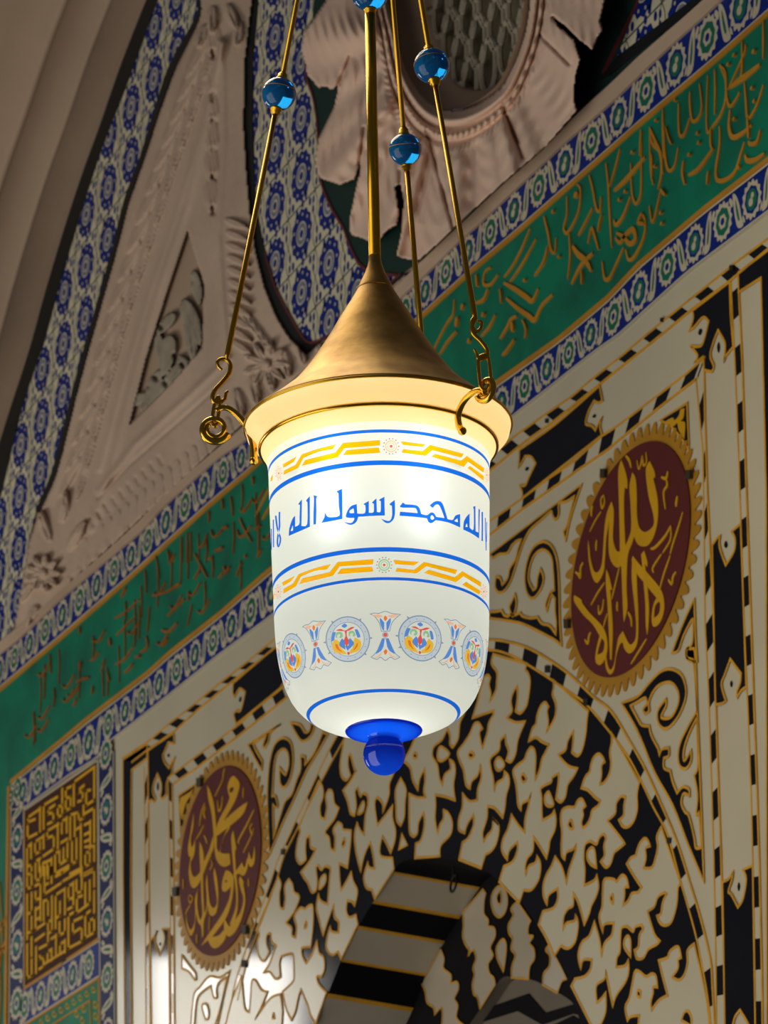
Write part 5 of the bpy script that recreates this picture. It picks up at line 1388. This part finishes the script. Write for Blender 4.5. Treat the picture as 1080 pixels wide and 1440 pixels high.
# script
pr('blue', "335 285! 300 330 317 335! 312 450 310 520 270 545! 270 440! 245 470 215 560 210 632! 330 580 410 545! 410 255! 375 295 387 310! 385 520 330 537!", 'R1', ["250 530! 228 585 250 580!"])
pr('blue', "440 245! 450 275 445 400 445 525! 468 520! 472 380 470 280 482 256!", 'R1')
pr('blue', "715 185! 665 210 682 225! 685 350 690 440 600 455 570 440 550 403! 550 450 520 508! 620 490 718 470! 718 300", 'R1')
pr('blue', "@R1 855 330! 800 350 765 400 755 455 830 460! 830 480 800 510 735 500! 770 520 810 525 850 500 870 450! 1046 440! @R2 75 438! 72 260! 20 290 37 300! 35 400 @R1 1046 405! 1042 275! 1000 315 1017 325! 1015 405 970 412! 970 300! 920 330 937 340! 932 415 860 420!", holes=["@R1 825 370! 790 390 790 415 830 415!"])
pr('blue', "170 290! 120 330 142 345! 145 430 130 480 100 490 40 468! 80 505 120 508 160 470 172 400", 'R2')
pr('blue', "248 315! 222 360 350 365 375 380 387 415! 220 402! 215 440! 350 450 475 465! 490 500 520 510 560 482! 680 505 790 552! 790 425! 745 440 720 480 670 472! 650 400 620 320 580 300 540 310 500 343! 530 367! 560 335 590 340 615 390 642 462! 565 452! 540 415 510 410 475 435 420 422! 405 370 370 340 270 332!", 'R2', ["525 435 508 455 520 478 545 465", "765 465! 735 490 770 502!"])
pr('blue', "935 350! 915 355 920 380! 918 570 880 552! 880 420! 850 450 825 500 820 572! 900 610 970 657! 978 390! 965 385 965 600! 937 588!", 'R2', ["855 510! 840 545 862 545!"])
prs('blue', "122 405 121 470 122 540 112 600 105 650 102 700 112 732 128 690 130 650 112 600 98 540 92 490 86 440", 2.2, 'R1')
prs('blue', "63 478 64 600 66 740", 1.5, 'R1'); prs('blue', "45 565 46 680 44 770", 1.3, 'R1')
prs('blue', "1000 405 1001 540 1000 680", 2.0, 'R2'); prs('blue', "1030 460 1030 560 1035 680 1038 770", 1.2, 'R2'); prs('blue', "1043 500 1040 690", 1.0, 'R2')
# yellow chevrons
for s in ("1042 195! 690 222! 620 310! 330 385! 297 440! 640 358! 705 272! 1042 245!", "1030 265! 725 290! 690 338! 1045 315!", "625 235! 460 275 300 330! 240 430! 130 485! 125 525! 265 460! 315 365! 460 305 590 282!", "250 350! 120 425! 125 458! 225 400!", "24 520! 4 556! 2 590! 20 578!"):
    pr('yellow', s, 'R3')
for s in ("190 205! 430 235! 400 260! 215 240!", "215 280! 400 300! 470 240! 790 325! 770 360! 490 290! 430 345! 200 312!", "520 325! 765 390! 820 345! 985 460! 980 505! 830 400! 790 450! 480 350!", "850 440! 980 535! 978 580! 825 460!"):
    pr('yellow', s, 'R4')
for s in ("978 178! 640 205! 565 300! 305 360! 275 415! 595 335! 660 245! 975 228!", "965 248! 670 270! 635 320! 978 295!", "575 225! 420 265 270 320! 215 410! 125 460! 125 505! 245 435! 290 345! 420 290 540 275!", "235 335! 110 400! 125 430! 200 385!", "40 490! 12 530! 10 570! 36 555!"):
    pr('yellow', s, 'R7')
for s in ("555 540! 660 548! 640 562! 565 557!", "570 572! 640 580! 680 548! 815 580! 808 597! 690 565! 650 594! 565 587!", "700 580! 805 610! 835 585! 912 630! 912 650! 840 606! 810 630! 680 592!", "850 628! 910 665! 905 680! 835 640!"):
    pr('yellow', s, 'T')
def circ(cx_, cy_, r, n=20, sx=1.): return [(cx_ + sx * r * math.cos(2*math.pi*i/n), cy_ + r * math.sin(2*math.pi*i/n)) for i in range(n)]
def rosz(cx_, cy_, r, sx, cols):
    PRINTS.append((cols[2], uv(circ(cx_, cy_, r * .74, 28, sx)), [uv(circ(cx_, cy_, r * .58, 28, sx))]))
    PRINTS.append((cols[2], uv(circ(cx_, cy_, r * .46, 24, sx)), [uv(circ(cx_, cy_, r * .36, 24, sx))]))
    for i in range(14):
        a = 2 * math.pi * i / 14
        PRINTS.append((cols[i % 2], uv(circ(cx_ + sx * r * .93 * math.cos(a), cy_ + r * .93 * math.sin(a), r * .085, 8, sx)), []))
    PRINTS.append((cols[0], uv(circ(cx_, cy_, r * .17, 12, sx)), []))
rosz(550, 627.6, 11.6, 1, ('red', 'grey', 'peach'))
rosz(540.3, 794.5, 11.4, 1, ('red', 'grey', 'green'))
rosz(392.0, 665.5, 10, .48, ('red', 'peach', 'peach')); rosz(391.3, 832, 10, .5, ('red', 'peach', 'peach'))
rosz(684.6, 668, 10, .3, ('red', 'peach', 'peach')); rosz(680.5, 832, 10, .45, ('red', 'peach', 'peach'))
# medallion and lotus, traced once and turned round the shade
MED = []
def md(key, pts, holes=()): MED.append((key, uv(pts), [uv(h) for h in holes]))
mx, my = 375 + 770/6.75, 850 + 330/6.75
md('grey', circ(mx, my, 32.2, 48, .97), [circ(mx, my, 30.6, 48, .97)])
md('pale', circ(mx, my, 30.6, 48, .97), [circ(mx, my, 24.2, 48, .97)])
md('grey', circ(mx, my, 24.2, 48, .97), [circ(mx, my, 23.4, 48, .97)])
for i in range(16):
    a = 2 * math.pi * i / 16
    md('grey', circ(mx + 27.3 * .97 * math.cos(a), my + 27.3 * math.sin(a), .8, 6))
for a in (-.05, 3.0, 2.5, .7, -1.0, -2.3):
    x, y = mx + 31.5 * math.cos(a), my + 31.5 * math.sin(a)
    md('grey', [(x + 3.6 * math.cos(a), y + 3.6 * math.sin(a)), (x - 1.6 * math.sin(a), y + 1.6 * math.cos(a)), (x + 1.6 * math.sin(a), y - 1.6 * math.cos(a))])
for key, s in (('red', "655 247! 700 232 745 248 800 216 837 215! 795 242 762 252! 760 300 782 350 760 402! 732 350 748 300 740 255!"), ('blue2', "740 180! 765 200 740 222 710 205"), ('blue2', "625 268! 655 262 645 310 640 340 610 355!"), ('blue2', "835 240! 862 238 890 305 862 315!"),
               ('gold', "642 333! 620 390 655 458 765 474! 735 440 712 415 698 375 680 345"), ('gold', "838 313! 897 355 880 432 793 467! 790 440 815 410 820 360"), ('blue2', "715 322! 688 385 748 430! 738 350"), ('blue2', "790 318! 830 370 783 424! 776 350"), ('blue2', "745 395! 790 395 770 442!"), ('orange', "650 380 668 425 720 452 690 420 672 380"), ('orange', "862 360 862 400 820 440 845 395"), ('red', "770 450 790 460 780 480 765 468"),
               ('green', "660 268 690 258 715 270 722 300 705 320 690 310 700 290 685 280 668 300 672 318 655 310"), ('green', "780 260 805 248 830 258 845 290 830 305 815 295 822 280 805 272 790 285 795 300 780 295")):
    md(key, poly(s, 'R5', 3))
LOT = []
def lt(key, pts, holes=()): LOT.append((key, uv(pts), [uv(h) for h in holes]))
ox_, oy_, os_ = CROPS['R8']
def lsym(key, s, both=True):
    p = poly(s, 'R8', 3)
    lt(key, p)
    if both:
        c = ox_ + 80 / os_
        lt(key, [(2*c - a, b) for a, b in p][::-1])
def lline(s, w=1.0):
    t = trace(s, 'R8')
    P = [Vector(p) for p in dedupe(smooth(t, True, 3))]
    L, R_ = ribbon_pts(P, w, True)
    ar = lambda Q: abs(sum(a.x * b.y - b.x * a.y for a, b in zip(Q, Q[1:] + Q[:1])))
    if ar(L) < ar(R_): L, R_ = R_, L
    lt('grey', [(p.x, p.y) for p in L], [[(p.x, p.y) for p in R_]])
lline("-65 90! -20 82 20 85 80 65 140 85 225 95! 180 130 140 180 122 252! 42 255! 25 180 -20 115")
lline("50 325! 110 325! 150 420 180 470 218 500! 170 522 130 500 80 532 35 500 0 522 -55 500! -20 470 20 410")
lsym('blue2', "90 172! 128 130 130 170 105 242 92 242!"); lsym('peach', "100 110! 150 95 205 100! 165 122 135 128!")
lt('orange', poly("80 103! 64 130 82 157 99 130", 'R8', 3))
lt('red', circ(ox_ + 80/os_, oy_ + 288/os_, 2.9, 14)); lt('grey', circ(ox_ + 80/os_, oy_ + 288/os_, 4.2, 18), [circ(ox_ + 80/os_, oy_ + 288/os_, 3.4, 18)])
lsym('blue2', "86 330! 112 330 172 472! 120 440 96 395!"); lsym('peach', "110 440! 150 490 205 498! 160 505 120 480!")
lt('orange', poly("85 423! 64 447 82 477 101 445", 'R8', 3))
STEP = math.radians(41.6)
for k in range(-3, 6):
    for (key, o_, hs) in MED: PRINTS.append((key, [(t + k * STEP, s) for t, s in o_], [[(t + k * STEP, s) for t, s in h] for h in hs]))
for k in range(-4, 5):
    for (key, o_, hs) in LOT: PRINTS.append((key, [(t + k * STEP, s) for t, s in o_], [[(t + k * STEP, s) for t, s in h] for h in hs]))
# the same script, chevrons and flowers carry on round the back
back = []
for (key, o_, hs) in PRINTS:
    ths = [p[0] for p in o_]
    if max(o_[i][1] for i in range(len(o_))) < sc_(539, 840):
        if max(abs(t) for t in ths) < 1.35:
            back.append((key, [(t + math.pi, s) for t, s in o_], [[(t + math.pi, s) for t, s in h] for h in hs]))
PRINTS += back

# cut the printed pattern into the shade: constrained triangulation in (angle, arc)
RS_ = .18                        # metres per radian, only to keep triangles even
def wrapT(t):
    while t > math.pi: t -= 2 * math.pi
    while t < -math.pi: t += 2 * math.pi
    return t
def add_shade():
    V, Ed = [], []
    def loop(pts):
        c = sum(p[0] for p in pts) / len(pts)
        sh = wrapT(c) - c
        P = [(p[0] + sh, p[1]) for p in pts]
        if max(p[0] for p in P) > math.pi - .01 or min(p[0] for p in P) < -math.pi + .01: return None
        P = [(t * RS_, min(max(s, .001), S_TOT - .001)) for t, s in P]
        o = len(V)
        V.extend(Vector(p) for p in P)
        n = len(P)
        Ed.extend((o + i, o + (i+1) % n) for i in range(n))
        return P
    PL = []
    for (key, o_, hs) in PRINTS:
        if len(o_) < 3: continue
        P = loop(o_)
        if P is None: continue
        H_ = [h for h in (loop(h) for h in hs if len(h) > 2) if h]
        xs = [p[0] for p in P]; ys = [p[1] for p in P]
        PL.append((key, P, H_, min(xs), max(xs), min(ys), max(ys)))
    # rows
    ns = 46
    srow = sorted(set([0, S_TOT, S_CREAM] + [s for _, a, b in SB for s in (a, b)] + [S_TOT * i / ns for i in range(ns + 1)]))
    keep = []
    for s in srow:
        if not keep or s - keep[-1] > .0006: keep.append(s)
    srow = keep
    nt_ = 150
    base = len(V)
    for s in srow:
        for i in range(nt_ + 1):
            V.append(Vector(((-math.pi + 2 * math.pi * i / nt_) * RS_, s)))
    for j in range(len(srow)):
        for i in range(nt_):
            Ed.append((base + j*(nt_+1) + i, base + j*(nt_+1) + i+1))
    for j in range(len(srow) - 1):
        Ed.append((base + j*(nt_+1), base + (j+1)*(nt_+1)))
        Ed.append((base + j*(nt_+1) + nt_, base + (j+1)*(nt_+1) + nt_))
    ov, oe, of, *_ = delaunay_2d_cdt(V, Ed, [], 0, 1e-6, False)
    keys = list(G.keys())
    KI = {k: i for i, k in enumerate(keys)}
    cx_ = np.array([sum(ov[i].x for i in f) / len(f) for f in of]); cy_ = np.array([sum(ov[i].y for i in f) / len(f) for f in of])
    mi = np.full(len(of), KI['white'])
    mi[cy_ < S_CREAM] = KI['cream']
    for k, a, b in SB: mi[(cy_ > a) & (cy_ < b)] = KI[k]
    for (key, P, H_, x0, x1, y0, y1) in PL:
        sel = np.nonzero((cx_ >= x0) & (cx_ <= x1) & (cy_ >= y0) & (cy_ <= y1))[0]
        if not len(sel): continue
        ins = inside_np(cx_[sel], cy_[sel], P)
        for h in H_: ins &= ~inside_np(cx_[sel], cy_[sel], h)
        mi[sel[ins]] = KI[key]
    me = bpy.data.meshes.new('glass_shade')
    me.from_pydata([tuple(shade_pt(v.x / RS_, v.y)) for v in ov], [], [list(f) for f in of])
    for k in keys: me.materials.append(G[k])
    me.polygons.foreach_set('material_index', mi.tolist())
    me.polygons.foreach_set('use_smooth', [True] * len(of))
    me.update()
    bm = bmesh.new(); bm.from_mesh(me)
    bmesh.ops.remove_doubles(bm, verts=bm.verts, dist=2e-5)
    bmesh.ops.recalc_face_normals(bm, faces=bm.faces)
    bm.to_mesh(me); bm.free()
    o = bpy.data.objects.new('glass_shade', me)
    COL.objects.link(o)
    o.parent = lamp
    o.matrix_parent_inverse = PINV[lamp.name]
    o['label'] = 'white opal glass shade printed with blue script and yellow chevrons'
    return o
shade = add_shade()

# ---- blue glass foot: flange, neck and drop
z0, s0 = axz(1061)
rs = 29.6 * s0
prof = [RZ(*p) for p in [(46, 1025), (53.5, 1027), (54, 1029), (51, 1030.5), (44, 1030.5), (36, 1031), (29, 1033.5), (24, 1036.5)]]
mb = MB(); lathe(mb, spline(prof, 4), AX, G['deep'], 72); mb.build('foot_flange', lamp, True, label='blue glass flange')
a0 = math.asin(min(.99, 21 * s0 / rs))
prof = [RZ(24, 1036.5)] + [(rs * math.sin(a0 + (math.pi - a0) * i / 24), z0 + rs * math.cos(a0 + (math.pi - a0) * i / 24)) for i in range(25)]
mb = MB(); lathe(mb, prof, AX, G['deep'], 72); mb.build('glass_drop', lamp, True, label='dark blue glass drop')

# ---- brass cone cover
prof = spline([RZ(*p) for p in [(186.5, 600), (188, 598.5), (187.5, 596.5), (184, 594), (166, 582), (146, 567), (123, 548), (100, 522), (80, 494), (66, 473), (54, 453), (42, 434), (33, 420), (25.3, 407)]], 5)
prof2 = spline([RZ(*p) for p in [(25.6, 407), (25, 405), (20, 395), (15, 385), (11.5, 376), (9.3, 368), (8.6, 360)]], 5)
mb = MB(); lathe(mb, prof, AX, M['brass_cone'], 128); mb.build('brass_cover', lamp, True, label='spun brass trumpet cover')
mb = MB(); lathe(mb, prof2, AX, M['brass_cone'], 96); mb.build('cover_neck', lamp, True)
def torus(r, y, mr, m, n=128):
    z, s = axz(y)
    mb = MB()
    tube(mb, [AX + Vector((r * s * math.cos(2*math.pi*i/n), r * s * math.sin(2*math.pi*i/n), z)) for i in range(n)], mr * s, m, 10, True)
    return mb
torus(188, 600.5, 2.0, M['brass']).build('rim_band', lamp, True, label='brass band at the rim of the cover')
torus(166.5, 630.5, 3.0, M['brass_polished']).build('neck_ring', lamp, True, label='polished brass ring round the neck of the glass')

# ---- central stem with its bead
def axp(y): return AX + Vector((0, 0, axz(y)[0]))
s7 = axz(300)[1]
mb = MB(); tube(mb, [axp(366), axp(20)], [8.5 * s7, 7.6 * s7], M['brass'], 20); tube(mb, [axp(-36), axp(-420)], 7.6 * s7, M['brass'], 20)
stem = mb.build('stem', lamp, True)
MB_GL = bpy.data.materials.new('blue_bead_glass'); MB_GL.use_nodes = True
pb = MB_GL.node_tree.nodes['Principled BSDF']
pb.inputs['Base Color'].default_value = srgb(24, 140, 226); pb.inputs['Roughness'].default_value = .1
pb.inputs['Transmission Weight'].default_value = .62; pb.inputs['IOR'].default_value = 1.46; pb.inputs['Coat Weight'].default_value = .0
pb.inputs['Specular IOR Level'].default_value = .35
def bead(c, r, axis, par):
    mb = MB()
    ball(mb, Vector((0, 0, 0)), r, MB_GL, 40, 24)
    q = Vector((0, 0, 1)).rotation_difference(axis)
    mb.v = [tuple(c + q @ Vector(v)) for v in mb.v]
    b = mb.build('glass_bead', par, True, label='blue glass bead')
    up_ = axis
    for sg in (1, -1):
        g = MB()
        a = c + up_ * sg * r * .93
        tube(g, [a, a + up_ * sg * r * .1, a + up_ * sg * r * .1, a + up_ * sg * r * .34, a + up_ * sg * r * .34, a + up_ * sg * r * .44], [r * .34, r * .36, r * .30, r * .28, r * .22, r * .2], M['brass'], 16)
        g.build('bead_cap', b, True)
    # mid seam of the bead
    x_ = up_.orthogonal().normalized(); y_ = up_.cross(x_)
    sm_ = MB()
    cc = c + up_ * r * .18
    rr_ = r * math.sqrt(1 - .18 ** 2) * 1.002
    tube(sm_, [cc + (x_ * math.cos(2*math.pi*i/40) + y_ * math.sin(2*math.pi*i/40)) * rr_ for i in range(40)], r * .022, M['gold'], 6, True)
    sm_.build('bead_seam', b, True)
bead(axp(-10), 27 * s7, Vector((0, 0, 1)), stem)

# ---- three brackets with rods, hooks and links
HUBY = -470
hub = axp(HUBY)
mb = MB(); tube(mb, [hub + Vector((0, 0, -.012)), hub + Vector((0, 0, .012))], .085, M['brass'], 40); mb.build('hub_disc', lamp, True)
mb = MB(); tube(mb, [hub, hub + Vector((0, 0, 5.0))], .008, M['brass'], 12); mb.build('ceiling_rod', lamp, True)

def bracket(phi, arm, scroll, ring_r, hook, link, rodpx, bead_px, bead_r, flip):
    """arm/scroll/hook/link are photo traces laid in the upright plane through the axis at angle phi"""
    ph = math.radians(phi)
    dirn = LX * math.sin(ph) - VH * math.cos(ph)
    nrm = Vector((-dirn.y, dirn.x, 0))
    P = lambda x, y: vplane(x, y, A0, nrm)
    pts = [P(*p) for p in smooth([(a, b, False) for a, b in arm], False, 6)]
    mb = MB()
    n = len(pts)
    s_ = axz(600)[1]
    tube(mb, pts, [s_ * (5.2 - 1.2 * i / n) for i in range(n)], M['brass_polished'], 12)
    br = mb.build('bracket_arm', lamp, True)
    mb = MB(); ball(mb, pts[0], 6.2 * s_, M['brass_polished'], 16, 10); mb.build('ball_end', br, True)
    c = P(*scroll)
    up_ = Vector((0, 0, 1))
    # scroll: a spiral ending in the arm plane
    sp = []
    for i in range(56):
        t = i / 55
        a = math.radians(200 + 560 * t)
        r = ring_r * s_ * (1.0 - .52 * t)
        sp.append(c + dirn * r * math.cos(a) + up_ * r * math.sin(a) + nrm * (.004 * t))
    mb = MB(); tube(mb, sp, [s_ * (5.2 - 2.2 * i / 56) for i in range(56)], M['brass_polished'], 12); mb.build('scroll', br, True)
    # hanging parts in the plane that faces the camera through the scroll
    Q = lambda x, y: vplane(x, y, c, VH)
    lk = [Q(*p) for p in smooth([(a, b, False) for a, b in link], True, 6)]
    mb = MB(); tube(mb, lk, 2.6 * s_, M['brass_polished'], 10, True); ln = mb.build('link', lamp, True)
    hk = [Q(*p) for p in smooth([(a, b, False) for a, b in hook], False, 7)]
    mb = MB(); tube(mb, hk, [s_ * (2.0 + 1.5 * math.sin(math.pi * i / len(hk))) for i in range(len(hk))], M['brass'], 10); mb.build('hook', lamp, True)
    b0 = Q(*rodpx)
    ax_ = (hub - b0).normalized()
    # bead point on the rod at the photo height
    best = min((abs_y(b0 + ax_ * t) - bead_px) ** 2 * 1e0 + 0 * t for t in (0,))
    lo, hi = 0., (hub - b0).length
    for _ in range(40):
        m_ = (lo + hi) / 2
        if abs_y(b0 + ax_ * m_) > bead_px: lo = m_
        else: hi = m_
    bc = b0 + ax_ * lo
    br_ = bead_r * s_ * .985
    mb = MB(); tube(mb, [b0, b0 + ax_ * .012, bc - ax_ * br_], [3.2 * s_, 4.2 * s_, 3.9 * s_], M['brass'], 12)
    tube(mb, [bc + ax_ * br_, hub + Vector((ax_.x * -.02, ax_.y * -.02, 0))], 3.8 * s_, M['brass'], 12)
    rod = mb.build('suspension_rod', lamp, True)
    bead(bc, br_, ax_, rod)
def abs_y(p):
    d = RW.transposed() @ (p - CAM)
    return 720 - F * d.z / d.y
bracket(-87, [(357, 648), (357, 636), (355, 620), (349, 604), (339, 589), (326, 577), (314, 573), (304, 578)], (302, 604), 20,
        [(312, 520), (307, 515), (306, 509), (311, 505), (319, 506), (324, 514), (322, 525), (313, 537), (303, 548), (299, 558), (301, 565), (308, 567), (316, 561), (318, 553), (321, 550)],
        [(307, 558), (309, 570), (306, 590), (303, 600), (299, 592), (301, 572)], (318.5, 506), 132, 25, 1)
bracket(41, [(650, 606), (646, 600), (644, 588), (646, 577), (652, 565), (661, 555), (672, 549), (682, 551)], (683, 547), 17,
        [(671, 452), (677, 453), (676, 462), (670, 466), (665, 462), (664, 453), (667, 448), (664, 460), (666, 470), (676, 480), (684, 491), (685, 500), (681, 504), (673, 505), (670, 497), (667, 491)],
        [(678, 500), (686, 502), (690, 530), (686, 546), (677, 546), (674, 528), (673, 506)], (668.5, 450), 92.5, 26, -1)
bracket(163, [(588, 560), (590, 545), (594, 530), (600, 520), (608, 520)], (604, 530), 12,
        [(596, 486), (602, 490), (604, 500), (600, 508)], [(600, 500), (604, 512), (602, 524), (598, 512)], (593, 478), 210, 24.5, 1)

# ---- bulbs inside the shade, plus lights added for the rim, dome and foot
def plight(name, loc, power, r, col):
    l = bpy.data.lights.new(name, 'POINT'); l.energy = power; l.shadow_soft_size = r; l.color = col
    o = bpy.data.objects.new(name, l); COL.objects.link(o); o.location = loc
    return o
BC = (.985, 1.0, .985)
sx = axz(730)[1]
for (px_, dep) in ((-57, .140), (52, .140), (0, -.12)):
    for y in (668, 698, 728, 758, 790):
        p = AX + LX * px_ * sx - VH * dep + Vector((0, 0, axz(y)[0]))
        plight('shade_light', p, LAMP_P * .017, .010, BC)
plight('shade_light', AX + Vector((0, 0, axz(740)[0])), LAMP_P * .22, .05, BC)
plight('shade_light', AX + Vector((0, 0, axz(580)[0])), LAMP_P * 1.25, .03, (1, .93, .74))  # added to brighten the flared rim, no bulb known here
plight('shade_light', AX + Vector((0, 0, axz(850)[0])), LAMP_P * .42, .05, (1, .93, .78))  # added lower down to light the dome and drop
plight('shade_light', AX + Vector((0, 0, axz(985)[0])), LAMP_P * .17, .015, (1, .95, .85))  # added to light the blue foot from above
# ------------------------------------------------------------------ light and view
def area(name, loc, target, size, power, col, sy=None):
    l = bpy.data.lights.new(name, 'AREA'); l.energy = power; l.color = col
    l.shape = 'RECTANGLE'; l.size = size; l.size_y = sy or size
    o = bpy.data.objects.new(name, l); COL.objects.link(o)
    o.location = loc
    d = Vector(target) - Vector(loc)
    o.rotation_euler = d.to_track_quat('-Z', 'Y').to_euler()
    return o
mid = W(560, 700)
print('MID', mid, 'LAMP', A0, 'CAM', CAM)
# unseen warm area lights added below and in front, broad for brass reflections
area('hall_fill', (mid.x + 2.5, -6.5, 2.2), mid, 6.0, 185, (1, .94, .83))
area('hall_fill', (mid.x - 4.5, -5.0, 3.0), W(200, 900), 2.5, 135, (1, .92, .79))  # second one added to brighten the left side
# the chandelier mirrored in the polished black stone, low on the left
def mirror(x, y, dist):
    p = W(x, y); d = ray(x, y).normalized()
    d = Vector((d.x, -d.y, d.z))
    return p + d * dist
m1 = mirror(315, 1440, 6.0)
area('chandelier', m1, W(315, 1440), .6, 9, (1, .95, .86), .55)
area('cone_fill', A0 + VH * 1.3 - LX * .9 + Vector((0, 0, 2.6)), A0, 1.6, 44, (1, .86, .62))  # unseen light added overhead for highlights on the brass cover
w = bpy.data.worlds.new('world'); scene.world = w
w.use_nodes = True
bg = w.node_tree.nodes['Background']
bg.inputs['Color'].default_value = (.62, .60, .66, 1)
bg.inputs['Strength'].default_value = .06
scene.view_settings.view_transform = 'Standard'
scene.view_settings.look = 'None'
scene.view_settings.gamma = 1
scene.view_settings.exposure = 0
scene.view_settings.use_curve_mapping = False
cam_data.dof.focus_distance = LD
cam_data.dof.aperture_fstop = 11
scene.cycles.max_bounces = 10
scene.cycles.transmission_bounces = 8
scene.cycles.use_denoising = True
